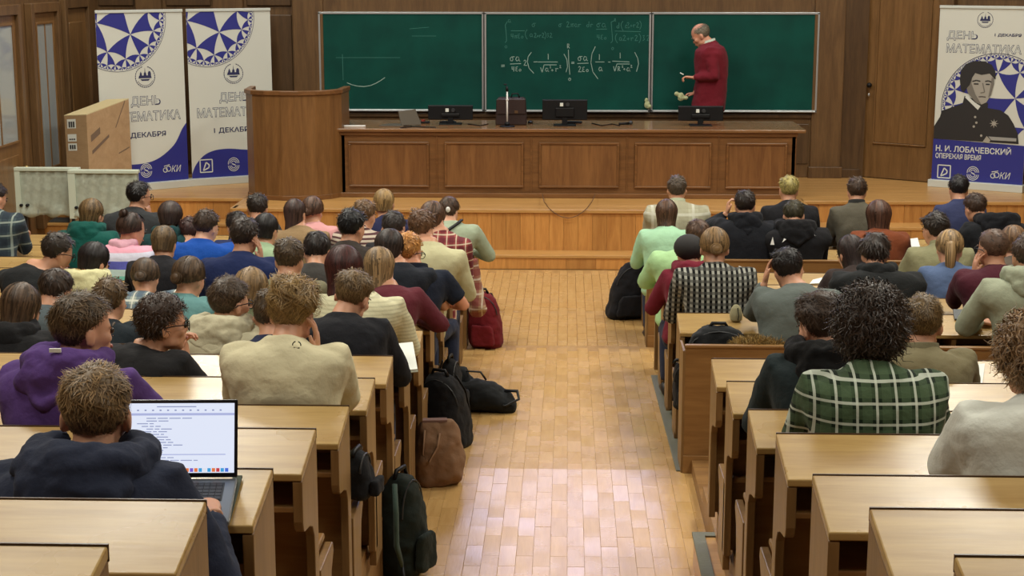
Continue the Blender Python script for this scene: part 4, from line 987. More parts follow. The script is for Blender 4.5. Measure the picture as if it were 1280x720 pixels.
        if style in ('bun', 'lowbun'):
            c = (0, -.118, .035) if style == 'lowbun' else (0, -.085, .105); c = (0, -.112, -.01) if style == 'lowbun' else c; q = MB().ell(c, (.034, .028, .032))
            for _ in range(60):
                a = random.uniform(0, 6.3); tl = random.uniform(-1, 1); e = []
                for j in range(6):
                    b2 = a + j * .5; rr = math.sqrt(max(.05, 1 - tl * tl * .8)); e.append((c[0] + .036 * math.cos(b2) * rr, c[1] + .030 * tl, c[2] + .034 * math.sin(b2) * rr))
                ribbons(q, np.array([e]), np.array([[0, -1.0, 0]]), .006)
            done(q, 'hair_bun')

def on_mesh(px, py, root, part='top', lift=.003):
    """the point of a part's surface that faces the aisle of sight, for badges and clips sewn on it"""
    o = [c for c in root.children if c.name.startswith(part)][0]; v, _ = mesh_np(o.data); v = v + np.array(root.location)
    d = np.array(ray(px, py).normalized()); r_ = v - np.array(EYE); t_ = r_ @ d; dist = np.linalg.norm(r_ - t_[:, None] * d, axis=1)
    c = np.where(dist < max(.012, dist.min() * 1.5))[0]; k = c[np.argmin(t_[c])]; return EYE + Vector(d.tolist()) * float(t_[k] - lift)
def arm_ik(Sh, Wr, l1, l2, pole):
    d = Wr - Sh; L = d.length; mx = (l1 + l2) * .985
    if L > mx: Wr = Sh + d * (mx / L); L = mx; d = Wr - Sh
    if L < abs(l1 - l2) + .03: L = abs(l1 - l2) + .03
    a = (l1 * l1 - l2 * l2 + L * L) / (2 * L); h = math.sqrt(max(0, l1 * l1 - a * a)); u = d.normalized()
    q = pole - u * pole.dot(u); q = q.normalized() if q.length > 1e-4 else Vector((0, 0, -1))
    return Sh + u * a + q * h, Wr
SKIN = (206, 158, 128)
DARK_J = plain('denim', (44, 52, 74), .9, bump=.3); SHOEM = plain('shoe_leather', (34, 32, 32), .5)
PEOPLE = []
def person(label, px, py, row, hair=('short', (70, 52, 38)), top=None, yh=.33, sw=.43, yaw=0, pitch=14, roll=0, by=0, arms=('desk', 'desk'), female=False, sleeve='long',
           hood=None, collar=None, near=None, skin=SKIN, legs=(48, 54, 74), glasses=False, bag=1.0, hipdx=0, hscale=1.0, tuck=0, dzs=0.0, hip=None, plat=None, zdesk=None, stand=False, shoulders_dx=0, depth=1.0):
    i = row; Yd = ROWY[i] if row is not None else None
    if near is None: near = ROWY[row] < 7.2
    if hair[0] in ('curly', 'curlybig', 'tousled'): hairmat(hair[1], .42)
    H = at(px, py, Yd - yh) if row is not None else at(px, py, yh)
    pl = PLAT[i] if plat is None else plat; zd = ROWZ[i] if zdesk is None else zdesk
    top = top or cloth((60, 60, 60))
    by_ = math.radians(by); Rb = Matrix.Rotation(by_, 3, 'Z'); RT = Rb @ Vector((1, 0, 0)); FW = Rb @ Vector((0, 1, 0))
    # eye level of the head centre is lower than the mesh centre: hair centre measured a little above
    Mh = Matrix.Translation(H + Vector((0, 0, -.012))) @ frame(yaw, pitch, roll) @ Matrix.Scale(hscale, 4)
    Nb = Mh @ Vector((0, -.035, -.10)); Nk = Vector((Nb.x, Nb.y, Nb.z)) + Vector((0, -.010, -.012)); Nk += (RT * shoulders_dx)
    if hip is None: P = Vector((lerp(H.x, H.x - FW.x * .2, .5) + hipdx, Yd - .54, pl + .395 + .07))
    else: P = Vector(hip)
    root = thing('person', label, 'person', (P.x, P.y, pl))
    seed = len(PEOPLE) + 3; PEOPLE.append(root)
    fe = .93 if female else 1.0
    C = (P + Nk) / 2 - FW * .07 + Vector((0, 0, .03))
    def spine(t): return P * (1 - t) ** 2 + C * (2 * t * (1 - t)) + Nk * t * t
    dd_ = depth
    def rings(scale, add=0):
        o = []
        for t, w, d, sh in ((-.12, .15, .085, 0), (0, .175, .125, 0), (.2, .165 * fe, .120, 0), (.42, .165 * fe, .118, 0), (.62, .18 * fe, .125, 0), (.74, sw * .45, .124, 0), (.84, sw * .475, .118, -.006), (.91, sw * .43, .106, -.01), (.96, sw * .31, .09, -.008), (1.0, .080, .072, 0)):
            c = spine(max(0, t)) + (Vector((0, 0, t * .35)) if t < 0 else Vector()); tg = (spine(min(1, max(0, t) + .05)) - spine(max(0, max(0, t) - .05))).normalized()
            tg = (tg + Vector((0, 0, .9)) * (.6 if t > .8 else .25)).normalized()
            f = RT.cross(tg).normalized() * -1; f = tg.cross(RT).normalized()
            w2, d2 = w * scale + add, d * scale * (dd_ if t < .95 else 1) + add
            if t > .99: c = c + Vector((0, 0, .006)) if scale < .9 else c
            o.append([c + RT * (w2 * math.copysign(abs(math.cos(a)) ** .8, math.cos(a))) + f * (d2 * math.copysign(abs(math.sin(a)) ** .9, math.sin(a))) for a in [2 * PI * k / 24 for k in range(24)]])
        return o
    def collar_ring(): return [[Nk + Vector((0, .004, .026)) + RT * (.064 * math.cos(a)) + FW * (.060 * math.sin(a)) + Vector((0, 0, -.02 * math.sin(a))) for a in [2 * PI * k / 24 for k in range(24)]]]
    body = MB(); cl = MB(); body.loft(rings(.86)); cl.loft(rings(1.0 * bag, .006) + collar_ring())
    body.tube([Nk + Vector((0, 0, -.05)), Nk + Vector((0, 0, .02)), Nb, Mh @ Vector((0, -.018, -.045))], [.062, .053 * fe, .052 * fe, .05], 14)
    head_shapes(body, Mh, female)
    hands = []
    for s, mode in ((-1, arms[0]), (1, arms[1])):
        tgw = spine(.875); Sh = tgw + RT * (s * (sw * .5 - .052)) + Vector((0, 0, .012))
        kind = 'relaxed'; palm = Vector((0, 0, -1)); hd = None
        if mode == 'desk':
            Wr = Vector((H.x, 0, 0)) + RT * (s * .12); Wr.y = Yd - .13; Wr.z = zd - .035 + .035; hd = (FW * .8 + RT * (-s * .6) + Vector((0, 0, -.1))); pole = RT * s * .55 + Vector((0, -.6, -.7)); kind = 'curled'
            Wr += FW * 0
        elif mode == 'wide':
            Wr = Vector((H.x, Yd - .16, zd)) + RT * (s * .18); hd = FW * .5 - RT * s * .8; pole = RT * s * .7 + Vector((0, -.4, -.6))
        elif mode == 'chin':
            Wr = Mh @ Vector((s * .035, .085, -.155)); hd = (Mh @ Vector((s * .05, .045, -.05))) - Wr; palm = (Mh @ Vector((0, 0, -.05))) - Wr; pole = RT * s * .5 + FW * .4 + Vector((0, 0, -1)); kind = 'curled'
        elif mode == 'cheek':
            Wr = Mh @ Vector((s * .085, .06, -.14)); hd = (Mh @ Vector((s * .085, .02, .02))) - Wr; palm = (Mh @ Vector((0, 0, -.02))) - Wr; pole = RT * s * .6 + FW * .3 + Vector((0, 0, -1)); kind = 'relaxed'
        elif mode == 'head':
            Wr = Mh @ Vector((s * .13, .05, -.03)); hd = (Mh @ Vector((s * .07, .03, .09))) - Wr; palm = (Mh @ Vector((0, 0, .03))) - Wr; pole = RT * s * .25 + Vector((0, .4, -1)); kind = 'relaxed'
        elif mode == 'lap':
            Wr = P + FW * .24 + RT * (s * .08) + Vector((0, 0, .06)); hd = FW - RT * s * .4; pole = RT * s * .5 + Vector((0, -.5, -.4))
        else:      # explicit (wrist, hand direction, palm, kind, pole)
            Wr, hd, palm, kind, pole = mode; Wr = Vector(Wr); hd = Vector(hd); palm = Vector(palm); pole = Vector(pole)
        if near: l1, l2 = .285, .25
        else: l1, l2 = .28, .245
        El, Wr = arm_ik(Sh, Wr, l1, l2, pole)
        if row is not None and El.y > Yd - .26 and El.y < Yd and El.z < zd + .02: El.z = zd + .03
        if mode == 'wide': El.z = max(El.z, zd + .0)
        fd = (Wr - El).normalized()
        rr = .9 if female else 1.0
        body.tube([Sh, lerp(Sh, El, .4), El, lerp(El, Wr, .35), Wr], [.050 * rr, .046 * rr, .037 * rr, .036 * rr, .024 * rr], 12)
        b_ = bag
        if sleeve == 'long': cl.tube([Sh - RT * s * .05, Sh, lerp(Sh, El, .4), lerp(Sh, El, .85), El + (El - (Sh + Wr) / 2) * .03, lerp(El, Wr, .2), lerp(El, Wr, .6), lerp(El, Wr, .93)], [.05, .064 * b_, .060 * b_, .053 * b_, .053 * b_, .050 * b_, .042 * b_, .034], 14)
        elif sleeve == 'short': cl.tube([Sh - RT * s * .05, Sh, lerp(Sh, El, .4), lerp(Sh, El, .75)], [.05, .066 * b_, .064 * b_, .060 * b_], 14)
        else: cl.tube([Sh - RT * s * .05, Sh, lerp(Sh, El, .4), El, lerp(El, Wr, .3)], [.05, .064, .06, .052, .046], 14)
        hands.append(place_hand(Wr, hd, palm, s > 0, kind, near, .92 * (.92 if female else 1)))
    me = fuse(body, .0092 if near else .0165, 3)
    v, f = mesh_np(me); bm_ = MB(); bm_.add(v.tolist(), f)
    for hv, hf in hands: bm_.add(hv, hf)
    bm_.build('body', skinmat(skin), root, smooth=True)
    o = link_mesh('top', fuse(cl, .011 if near else .016, 4, .022 if near else .018, .11), root, top, True)
    o.data.transform(Matrix.Translation(-root.location))
    # face details
    ey = MB()
    for s in (-1, 1): ey.ell(Mh @ Vector((s * .032, .080, .0)), (.0115, .0115, .0115), 8, 6)
    ey.build('eyes', plain('eye_dark', (58, 44, 36), .3), root, smooth=True)
    eb = MB()
    for s in (-1, 1): eb.tube([Mh @ Vector((s * .016, .0925, .018)), Mh @ Vector((s * .034, .090, .024)), Mh @ Vector((s * .052, .076, .018))], [.003, .004, .002], 5)
    eb.build('eyebrows', hairmat(hair[1]) if hair[0] != 'bald' else hairmat((120, 108, 92)), root)
    MB().tube([Mh @ Vector((-.022, .0885, -.0575)), Mh @ Vector((0, .0945, -.0565)), Mh @ Vector((.022, .0885, -.0575))], [.003, .0055, .003], 6).build('lips', plain('lips', (168, 98, 84), .5), root, smooth=True)
    if glasses:
        g = MB()
        for s in (-1, 1):
            c = Vector((s * .033, .098, -.002)); ring = [Mh @ (c + Vector((.025 * math.cos(a), -.004 * abs(math.cos(a)), .020 * math.sin(a)))) for a in [2 * PI * k / 14 for k in range(15)]]
            g.tube(ring, .0022, 5); g.tube([Mh @ Vector((s * .057, .095, .006)), Mh @ Vector((s * .078, .04, .008)), Mh @ Vector((s * .082, -.02, .0)), Mh @ Vector((s * .082, -.03, -.01))], .0025, 5)
        g.tube([Mh @ Vector((-.008, .100, 0)), Mh @ Vector((.008, .100, 0))], .0022, 5); g.build('glasses', BLACK, root)
    kw = hair[2] if len(hair) > 2 else {}
    make_hair(hair[0], hair[1], Mh, near, root, seed, **kw)
    if hood:
        hm, sz = hood; h = MB(); pts = []; rad = []
        for k in range(11):
            a = math.radians(-140 + 28 * k); r = .088 * sz
            pts.append(Nk + RT * (math.sin(a) * r * 1.12) - FW * (math.cos(a) * r + .012) + Vector((0, 0, .018 + .030 * (1 - math.cos(a)) * .1))); rad.append((.036 + .022 * max(0, math.cos(a))) * sz)
        h.tube(pts, rad, 12, flat=1.0, up=(0, 0, 1))
        h.ell(Nk - FW * (.115 * sz) + Vector((0, 0, -.02 * sz)), (.115 * sz, .05 * sz, .062 * sz), 16, 10)
        h.tube([Nk - FW * (.135 * sz) + RT * (-.09 * sz) + Vector((0, 0, -.02)), Nk - FW * (.165 * sz) + Vector((0, 0, -.075 * sz)), Nk - FW * (.135 * sz) + RT * (.09 * sz) + Vector((0, 0, -.02))], [.018, .026, .018], 8)
        o = link_mesh('hood', fuse(h, .009 if near else .013, 3, .03, .06), root, hm, True); o.data.transform(Matrix.Translation(-root.location))
    if collar:
        c = MB(); r0 = .072; rr = []
        for z, r in ((-.03, .085), (.0, .072), (.028, .066), (.03, .060), (.0, .062), (-.03, .07)):
            rr.append([Nk + Vector((0, 0, .012)) + RT * (r * math.cos(a) * 1.02) + FW * (r * math.sin(a)) + Vector((0, 0, z - .018 * math.sin(a))) for a in [2 * PI * k / 20 for k in range(20)]])
        c.loft(rr, cap=False).build('collar', collar, root, smooth=True)
    # legs
    lg = MB(); shoes = []
    for s in (-1, 1):
        Hj = P + RT * (s * .09)
        if stand: Kn = Vector((Hj.x + .01, Hj.y, pl + .47)); An = Vector((Hj.x, Hj.y + .01, pl + .08))
        else:
            Kn = Hj + FW * .36 + RT * (s * .03) + Vector((0, 0, .02)); Kn.z = pl + .46; An = Vector((Kn.x, Kn.y - .04, pl + .09))
            if row is not None and Kn.y > Yd - .08: d_ = Kn.y - (Yd - .08); Kn.y -= d_; An.y = Yd - .14
        lg.tube([Hj - FW * .02, lerp(Hj, Kn, .4), Kn, lerp(Kn, An, .4), An], [.092, .082, .060, .056, .044], 12)
        shoes.append(An)
    lg.ell(P, (.165, .12, .10), 16, 10)
    me = fuse(lg, .03, 2); o = link_mesh('trousers', me, root, cloth(legs), True); o.data.transform(Matrix.Translation(-root.location))
    for A in shoes:
        MB().loft([[A + FW * y + RT * (w * math.cos(a)) + Vector((0, 0, -.085 + h / 2 + h / 2 * math.sin(a))) for a in [2 * PI * k / 10 for k in range(10)]] for y, w, h in ((-.07, .02, .05), (-.05, .036, .085), (.0, .040, .095), (.07, .044, .065), (.13, .042, .045), (.165, .02, .025))]).build('shoe', SHOEM, root, smooth=True)
    root['M'] = 0; del root['M']
    return dict(root=root, H=H, Mh=Mh, P=P, Nk=Nk, RT=RT, FW=FW, top=top)
def ondesk(px, py, row, up=0.0):
    """where a sight line meets the sloping desktop of a row"""
    k = .054 / .275; d = ray(px, py); z0 = ROWZ[row] + up; Y0 = ROWY[row]
    t = (z0 - EYE.z - k * Y0) / (d.z - k * d.y); return EYE + d * t
BR = (66, 50, 36); DB = (40, 31, 26); BK = (24, 22, 22); LB = (112, 88, 58); BL = (150, 124, 82); MBR = (88, 68, 46); GY = (60, 60, 58)
SB = wood  # unused alias kept out of the way
del SB
P_ = person
# ---- left block, near rows
A = P_('student in a navy hoodie typing on the open laptop', 121, 512, 2, ('short', (122, 98, 66)), cloth((40, 46, 64)), yh=.34, pitch=10, hood=(cloth((40, 46, 64)), 1.25), sw=.46,
       arms=('desk', (ondesk(263, 640, 2, .03), (-.45, .9, .02), (0, 0, -1), 'typing', (.5, -.6, -.9))), bag=1.06)
P_('student in a purple hoodie looking to the right', 104, 408, 4, ('short', (84, 66, 44)), cloth((84, 58, 118)), yh=.42, yaw=-52, pitch=4, by=-12, hood=(cloth((84, 58, 118)), 1.1), sw=.46, bag=1.1, arms=('desk', 'wide'))
P_('student with curly blond hair in a white long-sleeved shirt, cheek in hand', 366, 388, 5, ('tousled', (140, 112, 66), {'vol': 1.7}), cloth((206, 198, 164)), yh=.42, pitch=20, sw=.45, yaw=-14, arms=('desk', 'cheek'), bag=1.1)
P_('student with glasses and tousled brown hair in a black jacket, chin on clasped hands', 205, 402, 6, ('curly', (58, 42, 32), {'vol': .9}), cloth((32, 32, 34)), yh=.45, yaw=-68, pitch=2, by=-25, sw=.45, glasses=True, bag=1.08, shoulders_dx=-.05,
   arms=((at(226, 449, 6.52), (.1, .3, .9), (1, 0, 0), 'curled', (-.2, .2, -1)), (at(233, 452, 6.50), (-.1, .3, .9), (-1, 0, 0), 'curled', (.6, .2, -1))), near=True)
P_('student in a cream hoodie with short brown hair, row before the black jacket', 287, 376, 7, ('short', (74, 58, 42)), cloth((190, 184, 156)), yh=.36, yaw=-40, pitch=8, hood=(cloth((190, 184, 156)), 1.15), glasses=True, sw=.43, near=True, bag=1.08)
P_('person with short brown hair and an earring, half hidden behind the curly blond student', 339, 392, 7, ('short', (70, 56, 40)), cloth((34, 40, 66)), yh=.4, pitch=18, female=True, sw=.38)
P_('student in a black jacket with swept brown hair, bent over the white notebook', 441, 368, 7, ('undercut', (112, 90, 60), {'vol': 1.2}), cloth((30, 31, 36)), yh=.35, yaw=-22, pitch=26, roll=8, sw=.42, near=True, bag=1.06)
P_('woman with long dark red hair in a cream ribbed sweater', 430, 337, 8, ('long', (62, 28, 26), {'length': .30, 'vol': 1.12, 'back': .05}), cloth((204, 200, 166), 'knit', f=55), yh=.32, pitch=12, female=True, sw=.44, hipdx=.06, shoulders_dx=.10, by=-10, arms=('desk', 'wide'), near=True, bag=1.15)
P_('woman with long ash blond hair in a maroon top', 474, 334, 9, ('long', (132, 108, 76), {'length': .2}), cloth((92, 36, 46)), yh=.3, pitch=16, female=True, sw=.38, shoulders_dx=.07, arms=('desk', 'wide'), bag=1.05)
P_('student in an olive grey t-shirt with short brown hair, seen from behind', 362, 322, 9, ('short', (72, 58, 42)), cloth((112, 108, 84)), yh=.36, pitch=14, yaw=-15, sw=.46, near=False)
P_('person with blond brown hair hidden behind the cream hoodie student', 314, 362, 8, ('bob', (128, 104, 72)), cloth((90, 96, 70)), yh=.36, pitch=14, female=True, sw=.38)
P_('person in a black hoodie with long brown hair at the left edge', 27, 384, 7, ('long', (74, 56, 40), {'length': .12}), cloth((26, 26, 28)), yh=.36, pitch=20, yaw=-20, female=True, sw=.42, hood=(cloth((26, 26, 28)), 1.0), bag=1.1)
P_('person with dark hair and a grey denim jacket behind the purple hoodie', 70, 362, 8, ('slick', (52, 40, 32)), cloth((82, 92, 96)), yh=.4, pitch=30, sw=.4, yaw=-20)
P_('student with smooth short brown hair and a dark teal shirt, behind the purple hoodie', 138, 374, 8, ('short', (84, 66, 44), {'vol': 1.15}), cloth((32, 40, 46)), yh=.36, pitch=12, yaw=-10, sw=.42)
P_('student with a low brown ponytail in a striped shirt', 182, 346, 10, ('lowbun', (74, 56, 38)), cloth((150, 160, 150), 'plaid', (60, 84, 110), (210, 210, 196), 14), yh=.3, pitch=24, female=True, sw=.4)
P_('woman with a low brown bun in a teal sweater', 237, 346, 9, ('lowbun', (78, 60, 42)), cloth((98, 142, 142)), yh=.36, pitch=18, yaw=-25, female=True, sw=.40, hipdx=.04)
P_('student with glasses in a black t-shirt holding a phone near his face', 72, 314, 10, ('short', (44, 36, 30), {'vol': 1.2}), cloth((30, 32, 34)), yh=.30, yaw=-48, pitch=22, by=-18, glasses=True, sw=.46, shoulders_dx=-.10, arms=('desk', 'chin'), sleeve='short')
P_('person with a black bob and a pale yellow hooded jacket', 118, 326, 10, ('bob', (30, 24, 24)), cloth((206, 202, 156)), yh=.32, yaw=-30, pitch=22, female=True, sw=.40, hood=(cloth((206, 202, 156)), 1.2), bag=1.08)
P_('woman with a brown bob in a black top between the bun and the blue sweatshirt', 205, 303, 11, ('bob', (92, 74, 50), {'vol': .95}), cloth((30, 30, 34)), yh=.33, pitch=20, female=True, sw=.44)
P_('student in a bright blue sweatshirt with short dark hair', 258, 282, 12, ('short', (58, 44, 34)), cloth((22, 74, 160)), yh=.4, yaw=-25, pitch=18, sw=.48, bag=1.15, skin=(214, 168, 140))
P_('student in a navy sweater resting his cheek on his hand', 306, 294, 10, ('short', (48, 38, 32), {'vol': 1.1}), cloth((26, 38, 78)), yh=.33, yaw=-20, pitch=10, sw=.46, arms=('desk', 'cheek'), bag=1.1)
P_('student in a dark green hoodie with a brown bob', 115, 267, 13, ('bob', (104, 82, 52)), cloth((16, 78, 70)), yh=.33, yaw=-18, pitch=12, female=True, sw=.44, hood=(cloth((16, 78, 70)), 1.1), bag=1.15)
P_('woman with a high bun in a pink, blue and green striped sweater', 165, 286, 12, ('bun', (58, 42, 34)), cloth((200, 190, 200), 'rainbow'), yh=.33, yaw=-50, pitch=14, female=True, sw=.44, bag=1.1, hood=(cloth((214, 164, 180)), .8))
P_('student in a dark grey jacket with thick black hair, hand at his mouth', 174, 244, 14, ('short', (26, 22, 22), {'vol': 1.3}), cloth((48, 50, 52)), yh=.33, yaw=-45, pitch=6, sw=.46, glasses=True, arms=('desk', 'chin'), bag=1.1)
P_('person with wavy dark brown hair and a dark teal collar', 213, 271, 13, ('bob', (54, 40, 34), {'vol': 1.05}), cloth((26, 60, 62)), yh=.33, pitch=16, female=True, sw=.38, hood=(cloth((26, 60, 62)), .9))
P_('person with dark reddish hair low behind the blue sweatshirt', 237, 290, 13, ('short', (56, 34, 32)), cloth((50, 46, 44)), yh=.4, pitch=30, sw=.36)
P_('person in a navy jacket leaning behind the navy sweater student', 297, 283, 13, ('short', (40, 34, 32)), cloth((34, 46, 88)), yh=.38, pitch=30, sw=.40, yaw=30)
P_('person with short dark hair just right of the lectern foot', 322, 259, 14, ('short', (44, 36, 30), {'vol': 1.1}), cloth((60, 60, 58)), yh=.33, pitch=16, sw=.38)
P_('person with a black bob and a pale green shirt', 333, 286, 12, ('bob', (28, 24, 24), {'vol': .95}), cloth((150, 174, 140)), yh=.33, pitch=14, female=True, sw=.40, yaw=-20)
P_('woman with a long dark ponytail in a brown sweater', 369, 266, 13, ('long', (62, 44, 38), {'length': .26, 'vol': .9}), cloth((140, 116, 84)), yh=.33, pitch=8, yaw=-14, female=True, sw=.42, hipdx=.06, shoulders_dx=.06, bag=1.1)
P_('woman in a pink shirt with a low bun', 391, 263, 14, ('lowbun', (82, 58, 44)), cloth((206, 150, 150)), yh=.33, yaw=-15, pitch=14, female=True, sw=.38, shoulders_dx=.04)
P_('student with thick black hair left of the striped shirt', 440, 283, 11, ('short', (18, 18, 20), {'vol': 1.5}), cloth((56, 50, 46)), yh=.33, yaw=-30, pitch=10, sw=.42)
P_('person with light brown hair and a striped shirt', 456, 268, 13, ('short', (100, 76, 52)), cloth((190, 176, 160), 'stripes', (84, 54, 56), f=34), yh=.33, yaw=-25, pitch=14, sw=.42)
P_('person with blond hair in a navy jacket right below the lecture table', 480, 253, 14, ('bob', (138, 112, 72), {'vol': .95}), cloth((36, 40, 72)), yh=.33, pitch=8, female=True, sw=.42, shoulders_dx=.04)
P_('person with short dark hair bent low behind the man in the cream shirt', 492, 284, 12, ('short', (52, 46, 44)), cloth((40, 40, 44)), yh=.38, pitch=34, sw=.36)
P_('person with a big round head of brown hair in a cream green long-sleeved shirt', 527, 284, 11, ('short', (92, 66, 46), {'vol': 1.6}), cloth((192, 188, 150)), yh=.32, yaw=-20, pitch=18, sw=.47, shoulders_dx=.10, by=-15, arms=('desk', 'wide'), bag=1.08)
P_('woman with brown hair in a maroon plaid shirt beside the aisle', 541, 272, 12, ('bob', (86, 62, 46)), cloth((150, 70, 70), 'plaid', (90, 34, 44), (214, 196, 170), 16), yh=.36, pitch=16, yaw=-20, female=True, sw=.40, shoulders_dx=.10)
P_('woman with a white hair clip in a pale green sweater with a black strap', 561, 263, 14, ('slick', (70, 52, 40)), cloth((158, 170, 146)), yh=.33, pitch=26, yaw=-20, female=True, sw=.44, shoulders_dx=.05, arms=('desk', 'wide'), bag=1.08)
P_('woman with dark hair and a black headband in a black t-shirt, forearm on the desk', 487, 310, 10, ('long', (48, 38, 34), {'length': .10}), cloth((30, 34, 42)), yh=.36, pitch=20, yaw=-20, female=True, sw=.42, sleeve='short', shoulders_dx=.10, arms=('desk', 'wide'))
P_('student with ginger hair in a navy polo shirt', 510, 313, 10, ('short', (176, 124, 66)), cloth((28, 34, 48)), yh=.28, yaw=-35, pitch=16, sw=.42, sleeve='short', shoulders_dx=.09, arms=('desk', 'wide'), collar=cloth((24, 28, 40)), skin=(216, 158, 126), glasses=True)
P_('person in a grey and green plaid shirt at the far left edge, holding a phone', -6, 246, 14, ('short', (40, 32, 30)), cloth((66, 80, 84), 'plaid', (34, 42, 54), (150, 160, 150), 10), yh=.33, yaw=-30, pitch=20, sw=.48, bag=1.15, hipdx=.02, shoulders_dx=.03, arms=('desk', (at(20, 290, 12.66), (.6, .5, .1), (0, 0, -1), 'curled', (.5, -.3, -1))))
P_('person in a dark grey speckled coat between the olive t-shirt and the red-haired woman', 396, 312, 10, ('slick', (40, 34, 32)), cloth((64, 62, 60)), yh=.4, pitch=30, sw=.36, female=True)
# ---- right block
P_('student with a big curly blond head in a white t-shirt at the right edge', 1294, 446, 3, ('curlybig', (138, 110, 78), {'vol': .6}), cloth((206, 208, 198)), yh=.38, sw=.45, pitch=16, yaw=8, sleeve='short', bag=1.18)
P_('student with big dark curly hair in a green and white plaid shirt', 1087, 412, 4, ('curlybig', (54, 42, 34), {'vol': 1.0}), cloth((26, 40, 26), 'plaid', (78, 98, 70), (200, 208, 192), 16.5), yh=.36, sw=.44, pitch=14, bag=1.1)
P_('student with dark brown hair and a black fleece collar on a dark hoodie', 1026, 404, 5, ('tousled', (66, 50, 38)), cloth((34, 44, 46)), yh=.38, sw=.42, pitch=22, yaw=26, hood=(cloth((14, 14, 15)), 1.15), bag=1.05, shoulders_dx=-.02)
P_('student with smooth short brown hair in a khaki sweater', 1152, 402, 6, ('short', (100, 80, 50)), cloth((124, 116, 88)), yh=.40, sw=.42, pitch=10, yaw=-10, collar=cloth((110, 104, 80)), shoulders_dx=.0)
P_('person in a sage grey hoodie at the right edge behind the maroon sweater', 1284, 318, 9, ('short', (64, 50, 40)), cloth((150, 156, 134)), yh=.38, sw=.5, pitch=8, hood=(cloth((150, 156, 134)), 1.2), bag=1.15, arms=('wide', 'desk'))
P_('student in a grey sweater holding his head in his hand', 985, 335, 9, ('short', (26, 22, 22), {'vol': 1.15}), cloth((96, 104, 100)), yh=.32, sw=.46, pitch=24, roll=-12, yaw=6, arms=('head', 'desk'), bag=1.12, shoulders_dx=.02)
P_('woman with a low light brown bun in a black and white checked shirt', 893, 308, 10, ('lowbun', (126, 100, 66)), cloth((190, 190, 178), 'gingham', f=32), yh=.36, sw=.46, pitch=14, female=True, bag=1.12, near=True)
P_('person in a maroon hoodie with a black cap', 861, 316, 11, ('slick', (34, 28, 28)), cloth((110, 30, 46)), yh=.34, sw=.40, pitch=26, yaw=20, hood=(cloth((110, 30, 46)), 1.1), female=True)
P_('person with brown hair in a bright pale green hoodie beside the aisle', 872, 294, 12, ('slick', (82, 60, 46)), cloth((166, 206, 150)), yh=.34, sw=.44, pitch=20, yaw=20, female=True, arms=('wide', 'desk'), shoulders_dx=-.12, hipdx=-.08, bag=1.2)
P_('woman with very long straight brown hair in a mint sweater', 833, 267, 14, ('long', (80, 56, 40), {'length': .26, 'back': .06}), cloth((164, 208, 172)), yh=.38, sw=.42, pitch=10, female=True, bag=1.1)
P_('student in a pale grey patterned jacket with brown hair, right front row', 846, 236, 15, ('short', (74, 62, 50)), cloth((178, 176, 152), 'plaid', (150, 146, 122), (200, 200, 184), 6), yh=.33, sw=.5, pitch=8, bag=1.2, collar=cloth((170, 178, 150)))
P_('student in a black hoodie with a raised left hand, right front rows', 931, 255, 14, ('short', (40, 32, 28)), cloth((24, 26, 32)), yh=.35, sw=.46, pitch=12, hood=(cloth((22, 24, 30)), 1.05), bag=1.15, arms=((at(909, 266, 12.45), (.1, .1, 1), (1, 0, 0), 'curled', (-.8, 0, -1)), 'desk'))
P_('student with a shaved neck and greenish blond top hair in a black t-shirt', 986, 236, 15, ('undercut', (150, 138, 82)), cloth((26, 26, 30)), yh=.30, sw=.46, pitch=6, bag=1.05)
P_('person in a black hooded jacket with a white mountain emblem on the back', 992, 268, 14, ('short', (58, 54, 38)), cloth((24, 24, 27)), yh=.40, sw=.50, pitch=30, hood=(cloth((22, 22, 25)), 1.25), bag=1.2)
P_('student in a brown grey jacket with short brown hair, right of the blond undercut', 1071, 238, 15, ('short', (62, 46, 34), {'vol': 1.1}), cloth((86, 82, 70)), yh=.33, sw=.44, pitch=14, collar=cloth((40, 40, 38)), shoulders_dx=-.01)
P_('woman with very long wavy auburn hair in a rust sweater', 1098, 270, 14, ('long', (76, 50, 38), {'length': .34, 'vol': 1.15}), cloth((118, 62, 36)), yh=.36, sw=.44, pitch=10, female=True, bag=1.1)
P_('student in a navy shirt below the banner with the printed bust', 1198, 235, 15, ('short', (26, 22, 24)), cloth((50, 56, 88)), yh=.33, sw=.42, pitch=14, shoulders_dx=.0)
P_('student in a black hooded sweatshirt at the right, front rows', 1219, 259, 14, ('short', (60, 44, 34)), cloth((22, 24, 28)), yh=.34, sw=.48, pitch=24, yaw=20, hood=(cloth((18, 19, 24)), 1.35), shoulders_dx=.12, hipdx=.1, bag=1.2)
P_('student with dark swept-back hair in an olive shirt', 1169, 286, 12, ('tousled', (44, 36, 30)), cloth((134, 132, 100)), yh=.33, sw=.44, pitch=14, yaw=25, bag=1.1, collar=cloth((134, 132, 100)))
P_('woman with a light brown ponytail in a denim blue shirt', 1187, 309, 11, ('ponytail', (138, 112, 76), {'length': .12}), cloth((84, 102, 136)), yh=.34, sw=.40, pitch=12, yaw=-10, female=True)
P_('student with a shaved head and glasses in a maroon sweater', 1241, 309, 10, ('buzz', (84, 64, 52)), cloth((74, 30, 42)), yh=.34, sw=.48, pitch=8, yaw=22, glasses=True, arms=('cheek', 'desk'), bag=1.12, hscale=1.04)
P_('person with light brown hair hidden behind the shaved head', 1266, 302, 12, ('bob', (104, 78, 54)), cloth((90, 80, 70)), yh=.34, sw=.36, pitch=12, female=True)
P_('person in a black coat with dark hair bent forward', 1093, 315, 10, ('slick', (50, 42, 38), {'vol': 2.4}), cloth((30, 32, 33)), yh=.30, sw=.50, pitch=24, bag=1.2, hood=(cloth((28, 30, 31)), .9))
